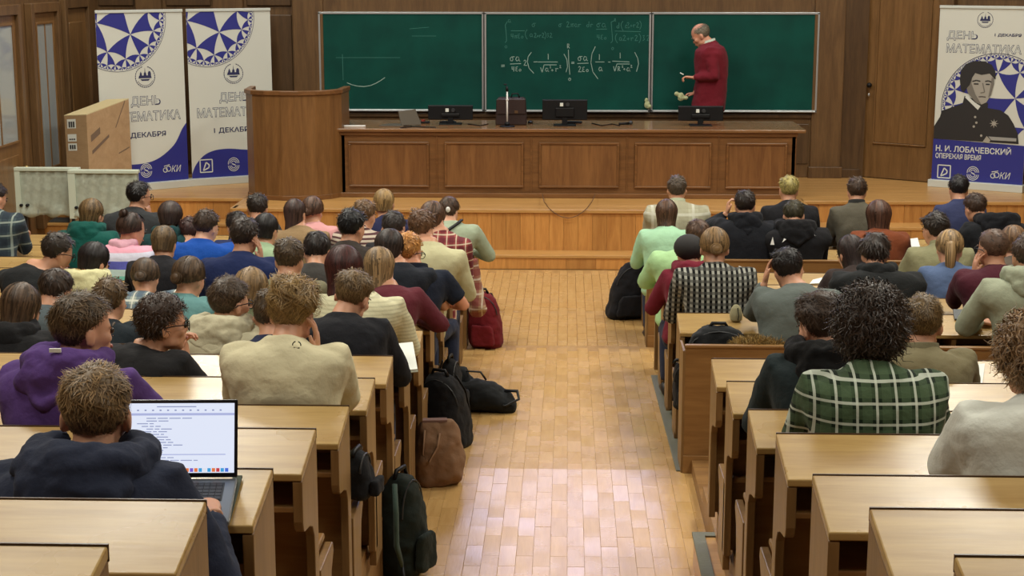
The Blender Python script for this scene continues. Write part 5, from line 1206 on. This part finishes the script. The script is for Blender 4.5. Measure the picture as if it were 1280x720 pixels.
P_('woman with long dark hair writing on a white sheet', 1063, 315, 11, ('long', (44, 32, 30), {'length': .2, 'vol': .95}), cloth((56, 46, 44)), yh=.33, sw=.38, pitch=24, yaw=24, female=True)
# ---- the lecturer
TY = 18.12
tch = P_('man in a dark red sweater standing at the blackboard, looking down, rag in hand', 876, 43, None, ('bald', (120, 112, 96)), cloth((112, 30, 42)), yh=TY, sw=.44, yaw=82, pitch=32, by=84, near=True, plat=ZP, zdesk=1.29, stand=True, bag=1.2,
     hip=at(885, 133, TY) + Vector((0, 0, -.02)), arms=((at(866, 97, TY - .16), (-1, .1, .12), (0, 0, -1), 'curled', (.6, -.4, -1)), (at(868, 117, TY + .05), (-1, 0, -.1), (0, 0, -1), 'curled', (.5, .4, -1))),
     collar=cloth((190, 200, 186)), skin=(206, 152, 124), legs=(40, 40, 44), hscale=1.12, depth=1.22)
# ================================================================ THINGS ON DESKS, TABLE AND FLOOR
def sheet(name, label, cat, row, px4, th=.008, mat=PAPER, group=None, lines=True, cover=None):
    p = [ondesk(x, y, row, .004) for x, y in px4]; c = sum(p, Vector()) / 4
    t = thing(name, label, cat, c, group)
    up = Vector((0, -.19, 1)).normalized()
    MB().prism(p, up * th).build('page_block' if th > .004 else 'paper', mat, t, bevel=.0 if th < .004 else .001)
    if cover: MB().prism([q + (q - c) * .03 - up * .002 for q in p], up * .003).build('cover', cover, t)
    return t
CV = plain('notebook_cover', (196, 204, 190), .6)
sheet('notebook', 'white open notebook in front of the student in the black jacket', 'notebook', 7, ((487, 433), (516, 430), (522, 464), (492, 467)), .012, PAPER, cover=CV)
sheet('notebook', 'white notebook beside the ash blond woman near the aisle', 'notebook', 10, ((519, 372), (548, 371), (552, 388), (524, 392)), .008, PAPER)
sheet('paper_sheet', 'pale paper sheet on the left desk beside the navy polo elbow', 'paper', 12, ((553, 341), (575, 341), (573, 353), (555, 353)), .003)
sheet('notebook', 'white page by the cream green sleeve at the aisle', 'notebook', 13, ((566, 325), (583, 325), (582, 336), (570, 337)), .006)
sheet('notebook', 'blue and white notebook in the second row at the left aisle edge', 'notebook', 14, ((581, 312), (591, 312), (590, 323), (579, 323)), .006, cover=plain('blue_cover', (110, 126, 190), .5))
sheet('paper_sheet', 'white sheet beside the pale green sweater in the left front row', 'paper', 15, ((590, 297), (598, 296), (596, 309), (588, 309)), .003)
sheet('paper_sheet', 'white sheet beside the grey sweater, right block', 'paper', 12, ((1016, 350), (1046, 343), (1052, 353), (1012, 355)), .003)
sheet('paper_sheet', 'large white sheet right of the khaki sweater', 'paper', 6, ((1196, 457), (1231, 455), (1228, 480), (1205, 479)), .003)
sheet('paper_sheet', 'white paper left of the dark hoodie, right block', 'paper', 6, ((960, 452), (972, 452), (968, 462), (955, 462)), .003)
sheet('notebook', 'open notebook on the front desk right of the auburn-haired woman', 'notebook', 15, ((1130, 300), (1147, 298), (1150, 309), (1128, 310)), .006)
sheet('paper_sheet', 'white sheet right of the black jacket with the emblem', 'paper', 15, ((1038, 299), (1056, 306), (1046, 309), (1040, 309)), .003)
sheet('paper_sheet', 'white sheet between the two black hoodies, right front rows', 'paper', 15, ((882, 302), (895, 302), (897, 309), (884, 309)), .003)
sheet('tablet', 'black tablet in a folding cover near the maroon sweater', 'tablet', 9, ((1191, 388), (1219, 388), (1221, 401), (1193, 400)), .008, plain('tablet_case', (46, 52, 54), .5))

# --- laptop (hinge along x, screen leaning away)
hL, hR = ondesk(158, 592, 2, .02), ondesk(296, 592, 2, .02); c = (hL + hR) / 2
HY = 3.86; hL = at(157, 594, HY); hR = at(296, 595, HY)
t = thing('laptop', 'open silver laptop with a lit white screen in front of the navy hoodie', 'laptop', ((hL.x + hR.x) / 2, HY, hL.z))
def slope(y): return ROWZ[2] + (y - ROWY[2]) * .054 / .275
w = hR.x - hL.x; xc = (hL.x + hR.x) / 2; depth = .215; zb = slope(HY) + .014; k = .054 / .275
nf = Vector((.10, -1, -k)).normalized(); xr = Vector((1, .05, 0)).normalized(); upn = xr.cross(-nf).normalized()
h0 = Vector((xc, HY, zb)); 
def LP(u, v, d=0): return h0 + xr * u + nf * v + upn * d
def slab(u0, u1, v0, v1, d0, d1): return [LP(u0, v0, d0), LP(u1, v0, d0), LP(u1, v1, d0), LP(u0, v1, d0)], upn * (d1 - d0)
SIL = plain('laptop_silver', (120, 126, 132), .35, metal=.6)
a, b2 = slab(-w / 2, w / 2, 0, depth, -.006, .008); MB().prism(a, b2).build('laptop_base', SIL, t, bevel=.004)
a, b2 = slab(-w * .40, w * .40, .025, .115, .0081, .0095); MB().prism(a, b2).build('keyboard_deck', plain('keyboard_black', (30, 32, 36), .5), t)
kb = MB()
for r_ in range(5):
    for q in range(14):
        u0 = -w * .39 + q * w * .78 / 14; v0 = .029 + r_ * .0168
        a, b2 = slab(u0 + .001, u0 + w * .78 / 14 - .0015, v0, v0 + .0145, .0095, .0112); kb.prism(a, b2)
kb.build('keys', plain('key_black', (20, 21, 24), .4), t)
a, b2 = slab(-.05, .05, .135, .20, .0081, .0088); MB().prism(a, b2).build('trackpad', plain('trackpad_grey', (104, 110, 116), .3), t)
su = Vector((0, .20, 1)).normalized(); sh_ = Sheet(h0 + xr * (-w / 2) + upn * .01 + su * .198, xr, su)
HS = .198
MB().add([sh_.p(0, 0), sh_.p(w, 0), sh_.p(w, HS), sh_.p(0, HS), sh_.p(0, 0, -.006), sh_.p(w, 0, -.006), sh_.p(w, HS, -.006), sh_.p(0, HS, -.006)], [(3, 2, 1, 0), (4, 5, 6, 7), (0, 1, 5, 4), (1, 2, 6, 5), (2, 3, 7, 6), (3, 0, 4, 7)]).build('screen_lid', plain('bezel_black', (16, 18, 24), .3), t, bevel=.003)
LCD, nt, b = new_mat('laptop_screen'); b.inputs['Base Color'].default_value = (.1, .1, .1, 1); b.inputs['Emission Color'].default_value = (.78, .84, 1, 1); b.inputs['Emission Strength'].default_value = .98
def em(name, c, s=1.0):
    m, nt, b = new_mat(name); b.inputs['Base Color'].default_value = (.02, .02, .02, 1); b.inputs['Emission Color'].default_value = (*lin(c), 1); b.inputs['Emission Strength'].default_value = s; return m
scr = MB(); sh_.poly(scr, [(.008, .009), (w - .008, .009), (w - .008, HS - .012), (.008, HS - .012)], .0006); so = scr.build('display', LCD, t)
ui = MB(); sh_.poly(ui, [(.008, .034), (w - .008, .034), (w - .008, .040), (.008, .040)], .001); sh_.poly(ui, [(.008, .138), (w - .03, .138), (w - .03, .1405), (.008, .1405)], .001); sh_.poly(ui, [(.008, .143), (.028, .143), (.028, .168), (.008, .168)], .001)
ui.build('window_bars', em('ui_lilac', (176, 184, 226)), t)
tx = MB(); rr = random.Random(5)
for r_ in range(13):
    u = .03 + rr.choice((0, .012, .024)); v = .046 + r_ * .0068
    for q in range(rr.randint(2, 5)):
        l_ = rr.uniform(.008, .03); 
        if u + l_ > w - .03: break
        sh_.poly(tx, [(u, v), (u + l_, v), (u + l_, v + .0022), (u, v + .0022)], .001); u += l_ + .004
for r_ in range(4):
    u = .035; v = .146 + r_ * .007
    for q in range(rr.randint(2, 6)):
        l_ = rr.uniform(.008, .03); sh_.poly(tx, [(u, v), (u + l_, v), (u + l_, v + .002), (u, v + .002)], .001); u += l_ + .004
sh_.poly(tx, [(.08, .0165), (.18, .0165), (.18, .019), (.08, .019)], .001)
for q in range(12): sh_.poly(tx, [(.03 + q * .019, .025), (.035 + q * .019, .025), (.035 + q * .019, .0285), (.03 + q * .019, .0285)], .001)
tx.build('code_text', em('ui_text', (140, 150, 190)), t)
cols = [(70, 110, 220), (230, 230, 240), (60, 160, 220), (60, 190, 110), (230, 120, 60), (120, 90, 200), (240, 200, 80), (200, 60, 70)]
dk = {}
for q in range(22):
    cc = cols[rr.randrange(8)]; m_ = dk.setdefault(cc, MB()); u = .02 + q * (w - .04) / 22; sh_.poly(m_, [(u, HS - .024), (u + .0085, HS - .024), (u + .0085, HS - .0145), (u, HS - .0145)], .0012)
for cc, m_ in dk.items(): m_.build('dock_icons', em('icon', cc), t)
sv = [ondesk(x, y, 2, .004) for x, y in ((262, 655), (292, 597), (303, 597), (287, 655))]
t = thing('laptop_sleeve', 'dark green felt sleeve lying under the laptop', 'sleeve', sv[0]); MB().prism(sv, (0, 0, .006)).build('felt', plain('green_felt', (72, 80, 70), .95, bump=.3), t)

# --- takeaway coffee cup
q = ondesk(57, 441, 7)
t = thing('coffee_cup', 'white takeaway coffee cup between the black hoodie and the purple hoodie', 'cup', (q.x, q.y, q.z))
MB().cyl(q, .026, .085, 20, .034).build('paper_cup', plain('cup_paper', (190, 186, 164), .7), t, smooth=False)
MB().cyl(q + Vector((0, 0, .03)), .0295, .035, 20, .0325).build('cup_sleeve', plain('cup_sleeve', (150, 140, 112), .8), t)
MB().cyl(q + Vector((0, 0, .084)), .037, .010, 20, .036).cyl(q + Vector((0, 0, .094)), .032, .008, 20, .030).build('lid', plain('cup_lid', (214, 222, 206), .4), t)
# --- pencil case, folded and standing
q = ondesk(920, 402, 9)
t = thing('pencil_case', 'beige zipped pencil case standing on the right desk behind the checked shirt', 'pencil case', q)
e = MB(); e.loft([[q + Vector((x * s_ , y * s_ * .6 - .0, z)) + Vector((.0, z * .2, 0)) for x, y in ((-.035, 0), (-.028, -.03), (0, -.04), (.028, -.03), (.035, 0), (.02, .03), (-.02, .03))] for z, s_ in ((0, .6), (.01, 1.0), (.04, 1.1), (.075, .85), (.095, .35))])
fused('case_body', e, plain('case_canvas', (150, 144, 112), .9, bump=.3), t, .005, 3)
MB().tube([q + Vector((.008, -.028, .012)), q + Vector((.010, -.034, .04)), q + Vector((.006, -.018, .082))], .003, 6).build('zip', BLACK, t)
# --- small carton with a straw
q = ondesk(934, 362, 11)
t = thing('drink_carton', 'small brown and white drink carton with a straw behind the checked shirt', 'carton', q)
MB().box((q.x - .024, q.y - .02, q.z), (q.x + .024, q.y + .02, q.z + .12)).build('carton', plain('carton_brown', (176, 128, 84), .6), t, bevel=.003)
MB().box((q.x - .025, q.y - .021, q.z + .12), (q.x + .025, q.y + .021, q.z + .128)).build('carton_top', WHITE, t)
MB().tube([q + Vector((-.01, 0, .12)), q + Vector((-.02, 0, .14)), q + Vector((-.06, 0, .155))], .004, 8).build('straw', WHITE, t)
q = ondesk(940, 372, 11); t = thing('blue_wrapper', 'blue and white wrapper right of the checked shirt', 'wrapper', q)
fused('foil', MB().ell(q + Vector((0, 0, .03)), (.035, .025, .032)), plain('wrapper_blue', (62, 72, 140), .4), t, .006, 1, .02, .03)

# --- on the lecture table
def monitor(label, x0, x1, y0, y1, Y):
    A, B = at(x0, y0, Y), at(x1, y1, Y); t = thing('monitor', label, 'monitor', ((A.x + B.x) / 2, Y, ZT), 'monitors on the lecture table'); x = (A.x + B.x) / 2
    zl = max(B.z, ZT + .05)
    MB().box((A.x, Y, zl), (B.x, Y + .03, A.z)).build('monitor_shell', BLACK, t, bevel=.006)
    MB().box((A.x, Y + .028, A.z - .008), (B.x, Y + .04, A.z + .003)).build('top_edge', DARKG, t)
    MB().box((A.x + .012, Y + .03, zl + .012), (B.x - .012, Y + .034, A.z - .012)).build('display', plain('dark_display', (12, 13, 16), .2), t)
    MB().box((x - .10, Y - .02, zl + .03), (x + .10, Y, A.z - .08)).build('rear_bulge', BLACK, t, bevel=.01)
    MB().box((x - .03, Y - .01, ZT + .01), (x + .03, Y + .03, zl + .05)).build('stand_neck', BLACK, t, bevel=.005)
    MB().box((x - .12, Y - .08, ZT), (x + .12, Y + .10, ZT + .012)).build('stand_foot', BLACK, t, bevel=.005)
    for c_, m_, g in ((-.035, PAPER, 1), (.03, DARKG, 0)):
        if g: MB().box((x + c_ - .017, Y - .024, A.z - .065), (x + c_ + .017, Y - .0, A.z - .03)).build('sticker', m_, t)
        else: MB().tube([(x + c_, Y - .024, A.z - .047), (x + c_, Y, A.z - .047)], .02, 16).build('round_emblem', m_, t)
monitor('left black monitor on the lecture table, beside the laptop', 535, 591, 132, 152, 17.3)
monitor('middle black monitor on the lecture table, right of the briefcase', 678, 734, 125, 150, 17.2)
monitor('right black monitor on the lecture table, in front of the lecturer', 848, 904, 133, 152, 17.25)
q = at(700, 157, 17.05); 
for k, (lb, px, py, s_) in enumerate((('black keyboard lying before the middle monitor', 715, 154, (.22, .05)), ('black keyboard lying before the left monitor', 560, 154, (.18, .05)))):
    q = atz(px, py, ZT); t = thing('keyboard', lb, 'keyboard', q, 'keyboards on the lecture table'); MB().box((q.x - s_[0] / 2, q.y - s_[1], ZT), (q.x + s_[0] / 2, q.y + s_[1], ZT + .018)).build('keyboard_shell', BLACK, t, bevel=.004)
    kk = MB(); [kk.box((q.x - s_[0] / 2 + .008 + a * .017, q.y - .04 + c_ * .017, ZT + .018), (q.x - s_[0] / 2 + .022 + a * .017, q.y - .026 + c_ * .017, ZT + .023)) for a in range(int(s_[0] / .017) - 1) for c_ in range(5)]; kk.build('keys', DARKG, t)
q = atz(663, 154, ZT); t = thing('computer_mouse', 'dark computer mouse right of the briefcase', 'mouse', q); MB().ell(q + Vector((0, 0, .012)), (.03, .045, .018)).build('mouse_shell', DARKG, t, smooth=True)
q = atz(1, 1, ZT)
p0 = Vector((at(782, 155, 17.2).x, 17.3, ZT + .012)); t = thing('microphone', 'black handheld microphone lying on the lecture table', 'microphone', p0)
MB().tube([p0 + Vector((-.07, 0, 0)), p0 + Vector((.04, .02, .004))], [.011, .014], 10).build('handle', BLACK, t, smooth=True); MB().ell(p0 + Vector((.06, .024, .01)), (.024, .022, .022)).build('grille', DARKG, t, smooth=True)
# briefcase
A, B = at(621, 122, 17.3), at(657, 154, 17.3); t = thing('briefcase', 'dark brown leather briefcase standing on the lecture table', 'briefcase', ((A.x + B.x) / 2, 17.3, ZT)); BRW = plain('dark_leather', (48, 32, 30), .45, bump=.2)
MB().loft([[(A.x + .0 - e_, 17.22, z), (B.x + e_, 17.22, z), (B.x + e_, 17.42, z), (A.x - e_, 17.42, z)] for z, e_ in ((ZT, .012), (ZT + .1, .01), (A.z - .02, .0), (A.z, -.02))]).build('case_body', BRW, t, bevel=.012)
MB().box((A.x + .0, 17.205, ZT + .12), (B.x, 17.225, A.z - .01)).build('flap', BRW, t, bevel=.006)
MB().box(((A.x + B.x) / 2 + .04, 17.198, ZT + .13), ((A.x + B.x) / 2 + .075, 17.206, ZT + .16)).build('clasp', plain('old_brass', (120, 96, 70), .4, metal=.7), t)
MB().tube([((A.x + B.x) / 2 - .0, 17.3, A.z), ((A.x + B.x) / 2 + .01, 17.3, A.z + .04), ((A.x + B.x) / 2 + .07, 17.3, A.z + .045), ((A.x + B.x) / 2 + .09, 17.3, A.z)], .008, 8).build('handle', BLACK, t, smooth=True)
# white rod on a round foot with a small microphone
q = atz(634, 158, ZT); q.y = 17.05; q = Vector((at(634, 158, 17.05).x, 17.05, ZT)); t = thing('microphone_stand', 'white table microphone stand on a round black foot before the briefcase', 'stand', q)
MB().cyl(q, .085, .012, 24, .075).ell(q + Vector((0, 0, .03)), (.03, .03, .025)).build('round_foot', BLACK, t, smooth=True)
zt = at(634, 114, 17.05).z; MB().tube([q + Vector((0, 0, .03)), Vector((q.x, q.y, zt))], .009, 10).ell((q.x, q.y, zt - .09), (.014, .014, .018)).build('rod', WHITE, t, smooth=True)
MB().tube([(q.x, q.y, zt), (q.x - .005, q.y, zt + .05)], [.016, .012], 10).ell((q.x - .02, q.y, zt + .07), (.02, .012, .008)).build('clip', BLACK, t, smooth=True)
# grey laptop on the table
A, B, C, D = at(474, 158, 17.1), at(509, 157, 17.15), at(519, 137, 17.05), at(498, 139, 17.05)
t = thing('grey_laptop', 'grey laptop seen from behind on the left end of the lecture table', 'laptop', (A.x, 17.1, ZT)); GL = plain('laptop_grey', (104, 98, 88), .4, metal=.4)
MB().prism([(A.x - .0, 17.05, ZT), (B.x - .03, 17.0, ZT), (B.x + .02, 17.22, ZT), (A.x + .08, 17.25, ZT)], (0, 0, .014)).build('laptop_base', GL, t, bevel=.003)
MB().prism([(B.x - .05, 17.02, ZT + .014), (B.x + .16, 17.10, ZT + .014), (C.x, 17.10, C.z), (D.x, 17.03, D.z)], (-.006, .012, 0)).build('lid', GL, t, bevel=.003)
q = atz(444, 158.6, ZT); t = thing('white_remote', 'white remote control at the left end of the lecture table', 'remote', q); MB().box((q.x - .12, q.y - .02, ZT), (q.x + .11, q.y + .02, ZT + .018)).build('remote_shell', WHITE, t, bevel=.005)
q = atz(529, 154, ZT); t = thing('red_knob_device', 'small red-buttoned device beside the left monitor', 'device', q); MB().box((q.x - .07, q.y - .04, ZT), (q.x + .07, q.y + .04, ZT + .02)).build('device_shell', BLACK, t, bevel=.004); MB().cyl(q + Vector((0, 0, .02)), .022, .02).build('red_button', plain('red_plastic', (150, 60, 50), .4), t)
for k, pts in enumerate((((740, 154), (752, 157), (765, 155), (775, 157)), ((585, 155), (600, 157), (610, 155)), ((500, 160), (515, 158), (545, 159)))):
    P = [atz(x, y, ZT + .006) for x, y in pts]; t = tag(MB().tube(P, .006, 6).build('table_cable', BLACK, base=(0, 0, 0)), ('thin black cable lying right of the middle monitor', 'thin black cable between the left monitor and the briefcase', 'thin black cable before the grey laptop')[k], 'cable')
# cable hanging over the podium edge
P = [at(678, 243, 16.80)] + [at(680 + (740 - 680) * k / 10, 252 + 20.5 * math.sin(k / 10 * PI) ** .8, 15.98) for k in range(11)] + [at(744, 243, 16.80)]
tag(MB().tube(P, .004, 6).build('hanging_cable', plain('cable_brown', (92, 66, 46), .6), base=(0, 0, 0)), 'thin cable sagging over the podium edge in front of the lecture table', 'cable')
# lecturer's rag
q = at(851, 121, 18.02)
o = fused('wiping_rag', MB().ell(q, (.04, .025, .05)).ell(q + Vector((.05, 0, -.01)), (.035, .02, .022)).ell(q + Vector((-.045, 0, .03)), (.03, .02, .025)), RAG, None, .008, 1, .025, .03); tag(o, 'pale rag held in the right hand of the man at the blackboard', 'rag')
q = at(850, 91, TY - .17); tag(MB().tube([q, q + Vector((.04, 0, -.02))], .006, 8).build('chalk_stick', PAPER, base=(0, 0, 0)), 'piece of white chalk in the left hand of the lecturer', 'chalk')

# --- bags
def fz(y): return .292 if y < 8.3 else (.288 - (y - 8.3) * .0553 if y < 12.1 else max(0, .074 - (y - 12.1) * .035))
def bag(name, label, cat, px, py, color, w, d, h, yaw=0, lean=0, shape='pack', rowz=None, mat=None, Y=None):
    """px,py = pixel of the bag's lowest middle point on the floor"""
    if rowz is None:
        z = .29
        for _ in range(6): q = atz(px, py, z); z = fz(q.y)
        q = atz(px, py, z)
    else: q = at(px, py, Y); q.z = rowz
    t = thing(name, label, cat, q); m = mat or cloth(color, rough=.8); Rm = Matrix.Rotation(math.radians(yaw), 3, 'Z')
    def L(x, y, z_): 
        v = Rm @ Vector((x, y, 0)); return q + v + Vector((Rm @ Vector((lean * z_, 0, 0)))) + Vector((0, 0, z_))
    def ring(z_, sx, sy, n=20): return [L(w / 2 * sx * math.copysign(abs(math.cos(a)) ** .6, math.cos(a)), d / 2 * sy * math.copysign(abs(math.sin(a)) ** .6, math.sin(a)), z_) for a in [2 * PI * k / n for k in range(n)]]
    b_ = MB()
    if shape == 'pack':
        b_.loft([ring(0.0, .86, .8), ring(.03 * h / .4, 1, 1), ring(.35 * h, 1.0, 1.05), ring(.65 * h, .94, .9), ring(.87 * h, .76, .68), ring(.97 * h, .50, .42), ring(h, .22, .18)])
        fused('bag_body', b_, m, t, .012, 3, .03, .08)
        pk = MB(); pk.loft([[L(w * .36 * x * s_, -d / 2 * 1.02 - dd * .035, z_ * h) for x, dd in ((-1, 0), (-.9, 1), (.9, 1), (1, 0))] for z_, s_ in ((.08, .9), (.12, 1), (.40, .95), (.45, .8))])
        fused('front_pocket', pk, m, t, .010, 3, .015, .05)
        MB().tube([L(-.05, 0, h * .97), L(-.035, 0, h * 1.05), L(.035, 0, h * 1.05), L(.05, 0, h * .97)], .010, 8).build('handle', BLACK, t, smooth=True)
        MB().tube([L(w / 2 * .9 * math.cos(a), -d / 2 * .55, h * (.62 + .33 * math.sin(a))) for a in [PI * k / 10 for k in range(11)]], .004, 6).build('zip', DARKG, t)
    elif shape == 'tote':
        b_.loft([ring(0, .85, .85), ring(.04, 1.05, 1.1), ring(.4 * h, 1.12, 1.15), ring(.7 * h, 1.0, .9), ring(.93 * h, .8, .42), ring(h, .72, .30)])
        fused('bag_body', b_, m, t, .012, 3, .045, .09)
        MB().prism([L(x, y, h * .985) for x, y in ((-w * .33, -.02), (w * .2, -.03), (w * .22, .02), (-w * .3, .03))], (0, 0, .012)).build('bag_opening', plain('bag_inside', (120, 92, 84), .9), t)
        MB().tube([L(-w * .3, -d * .3, h * .9), L(-w * .38, -d * .55, h * .55), L(-w * .25, -d * .62, h * .45), L(-w * .05, -d * .5, h * .65), L(w * .02, -d * .35, h * .85)], .010, 8, flat=.5).build('strap', m, t, smooth=True)
    elif shape == 'duffel':
        b_.loft([[L(x * w, y * d * s_, max(.0, z_ * h * s_ + (h * .5) * (s_ if s_ < 1 else 1)) ) for y, z_ in [(.5 * math.cos(a), .5 * math.sin(a)) for a in [2 * PI * k / 16 for k in range(16)]]] for x, s_ in ((-.5, .45), (-.46, .8), (-.3, 1), (0, 1.05), (.25, .9), (.42, .6), (.5, .3))])
        fused('bag_body', b_, m, t, .012, 3, .04, .08)
        MB().tube([L(w * .2, -d * .2, h * .3), L(w * .42, -d * .35, h * .35), L(w * .56, -d * .1, h * .5), L(w * .52, 0, h * .72), L(w * .34, .0, h * .7)], .012, 8, flat=.6).build('strap', BLACK, t, smooth=True)
        MB().tube([L(-w * .3, 0, h * 1.0), L(-w * .2, 0, h * 1.25), L(.0, 0, h * 1.25), L(w * .08, 0, h * 1.0)], .010, 8, flat=.6).build('handle', BLACK, t, smooth=True)
    for s_ in ((-1, 1) if shape == 'pack' else ()):
        MB().tube([L(s_ * w * .2, d * .42, h * .93), L(s_ * w * .28, d * .62, h * .7), L(s_ * w * .3, d * .66, h * .35), L(s_ * w * .34, d * .45, h * .06)], .014, 8, flat=.35).build('shoulder_strap', BLACK, t, smooth=True)
    return t, L, m
bag('backpack', 'black backpack leaning against the right bench end in the aisle', 'backpack', 780, 397, (26, 26, 30), .33, .24, .48, yaw=12, lean=.22)
t = bag('backpack', 'dark red backpack standing beside the left benches', 'backpack', 609, 433, (104, 24, 32), .26, .24, .43, yaw=-8, lean=-.10)[0]
t, L, m = bag('duffel_bag', 'black bag slumped on the aisle floor behind the red backpack', 'bag', 601, 513, (24, 26, 28), .46, .26, .20, yaw=-14, shape='duffel')
P = L(-.13, .02, .12); fused('bag_top', MB().loft([[P + Vector((x * s_, y * s_, z_)) for x, y in ((-.09, -.07), (.07, -.08), (.08, .06), (-.07, .07))] for z_, s_ in ((-.08, 1.1), (.03, 1), (.10, .7), (.15, .35))]), m, t, .012, 3, .03, .06)
bag('backpack', 'black backpack behind the tan tote bag', 'backpack', 563, 557, (22, 22, 24), .26, .24, .42, yaw=-20, lean=-.15)
bag('tote_bag', 'tan drawstring tote bag standing by the left bench ends', 'bag', 549, 603, (128, 98, 74), .24, .20, .34, yaw=10, shape='tote', lean=-.02)
t, L, m = bag('backpack', 'dark green backpack with a grey shoulder strap hanging at the left benches', 'backpack', 502, 690, (30, 38, 34), .20, .22, .46, yaw=65, lean=0, rowz=.30, Y=6.75)
G2 = cloth((60, 76, 68)); q = Vector(t.location)
MB().tube([q + Vector((-.01, -.15, .46)), q + Vector((.0, -.20, .34)), q + Vector((.0, -.20, .2)), q + Vector((.02, -.17, .10))], [.028, .03, .03, .02], 10, flat=.4).build('wide_strap', G2, t, smooth=True)
MB().tube([q + Vector((.02, -.17, .11)), q + Vector((.035, -.19, .02)), q + Vector((.045, -.22, -.0))], [.014, .012, .010], 8, flat=.5).build('strap_end', BLACK, t, smooth=True)
t, L, m = bag('backpack', 'black rounded backpack under the left benches beside the aisle, near the tote', 'backpack', 447, 640, (30, 31, 34), .14, .12, .17, yaw=80, rowz=ROWZ[5] - .70 + .39, Y=5.62)
bag('backpack', 'dark backpack between the left bench ends behind the black bag', 'backpack', 563, 470, (26, 26, 28), .2, .14, .36, yaw=80, rowz=.27, Y=9.4)
t, L, m = bag('backpack', 'round-topped black backpack standing on the bench behind the right back rest', 'backpack', 897, 450, (24, 26, 28), .36, .22, .34, rowz=ROWZ[9] - .70 + .39, Y=8.50)
bag('hanging_bag', 'small black bag hanging at the aisle end of the right benches', 'bag', 852, 490, (22, 22, 24), .10, .16, .26, rowz=.52, Y=8.75)
bag('backpack', 'black bag on the bench left of the bob-haired woman in black', 'backpack', 158, 366, (24, 26, 28), .28, .2, .3, rowz=ROWZ[11] - .7 + .39, Y=9.95)
# fur-trimmed coat lying on the bench
c0 = at(960, 430, 8.40); z = ROWZ[9] - .70 + .39; t = thing('fur_trimmed_coat', 'dark coat with a brown fur trim lying on the bench left of the grey sweater', 'coat', (c0.x, 8.4, z)); m_ = MB()
fused('coat_bundle', MB().ell((c0.x - .03, 8.38, z + .13), (.17, .08, .14)).ell((c0.x + .05, 8.38, z + .08), (.14, .08, .10)), cloth((30, 34, 40)), t, .014, 2, .04, .08)
fur = MB(); n = 2600; a = RNG.random(n); B = np.stack([c0.x - .19 + .36 * a, 8.36 + RNG.normal(0, .03, n), c0.z - .0 + .02 * np.sin(a * PI) + RNG.normal(0, .008, n)], 1); D = np.stack([RNG.normal(0, .6, n), RNG.normal(-.1, .5, n), RNG.uniform(.1, 1, n)], 1); D /= np.linalg.norm(D, axis=1, keepdims=True)
fur.tube([(c0.x - .19, 8.36, c0.z - .02), (c0.x, 8.36, c0.z), (c0.x + .17, 8.36, c0.z - .02)], [.02, .035, .02], 10)
tt = np.linspace(0, 1, 3)[None, :, None]; ribbons(fur, B[:, None, :] + D[:, None, :] * tt * .045 + np.array([0, 0, -.01]) * tt ** 2, np.tile([[0, -1.0, 0]], (n, 1)), .0035); fur.build('fur_trim', hairmat((150, 124, 74)), t)
# phones held in hands
for lb, px, py, Y, r_ in (('dark phone held by the student with glasses in black', 84, 343, 9.42, 20), ('dark camera phone held by the plaid shirt person at the left edge', 17, 280, 12.62, 0)):
    q = at(px, py, Y); t = thing('phone', lb, 'phone', q); MB().box((-.035, -.005, -.07), (.035, .005, .07), Matrix.Translation(q) @ Matrix.Rotation(math.radians(r_ + 60), 4, 'Y') @ Matrix.Rotation(.6, 4, 'X')).build('phone_body', BLACK, t, bevel=.003)
# clothing details that belong to single people
def by_label(s): return [p for p in PEOPLE if s in p['label']][0]
p = by_label('white mountain emblem'); q = at(1011, 291, 12.03); mb = MB()
def tri(pts): mb.prism([on_mesh(x, y, p, 'top', .012) for x, y in pts], (0, .006, 0))
tri(((999, 292), (1009, 286), (1020, 295), (1012, 290), (1008, 289), (1003, 292))); tri(((978, 303), (982, 294), (987, 293), (983, 299))); tri(((963, 306), (966, 296), (968, 306)))
mb.build('white_emblem', WHITE, p)
p = by_label('white hair clip'); MB().ell(at(560, 262, 12.30), (.018, .012, .022)).build('hair_clip', WHITE, p, smooth=True)
MB().tube([on_mesh(x, y, p, 'top', .0) for x, y in ((552, 294), (558, 289), (565, 284), (571, 280), (577, 275))], .02, 8, flat=.5).build('black_strap', BLACK, p, smooth=True)
p = by_label('purple hoodie'); q = on_mesh(69, 438, p, 'hood'); MB().box((q.x - .018, q.y - .004, q.z - .006), (q.x + .018, q.y + .004, q.z + .006)).build('hood_label', PAPER, p)
p = by_label('curly blond hair in a white'); mb = MB()
for a0 in range(3):
    c = on_mesh(371, 431, p); a = 2 * PI * a0 / 3 + .5
    pts = [c + Vector((.015 * math.cos(a + s_), -.002, .013 * math.sin(a + s_))) for s_ in (-.75, -.3, .2, .7)]; mb.tube(pts, .0022, 5)
mb.build('round_arrow_mark', BLACK, p)
p = by_label('black cap'); Hh = at(861, 313, 10.1)
MB().ell(Hh + Vector((0, -.0, .02)), (.098, .112, .085)).build('cap', plain('cap_black', (34, 32, 32), .8), p, smooth=True)
# plaid trouser leg in the aisle
p = by_label('maroon plaid shirt'); q0, q1, q2 = at(584, 325, 10.95), at(592, 362, 10.9), at(598, 392, 10.75)
fused('plaid_trouser_leg', MB().tube([q0, q1, q2], [.075, .07, .06], 12), cloth((168, 138, 106), 'plaid', (120, 36, 48), (206, 190, 170), 11), p, .014, 2, .02, .06)
bpy.data.scenes.remove(TS)
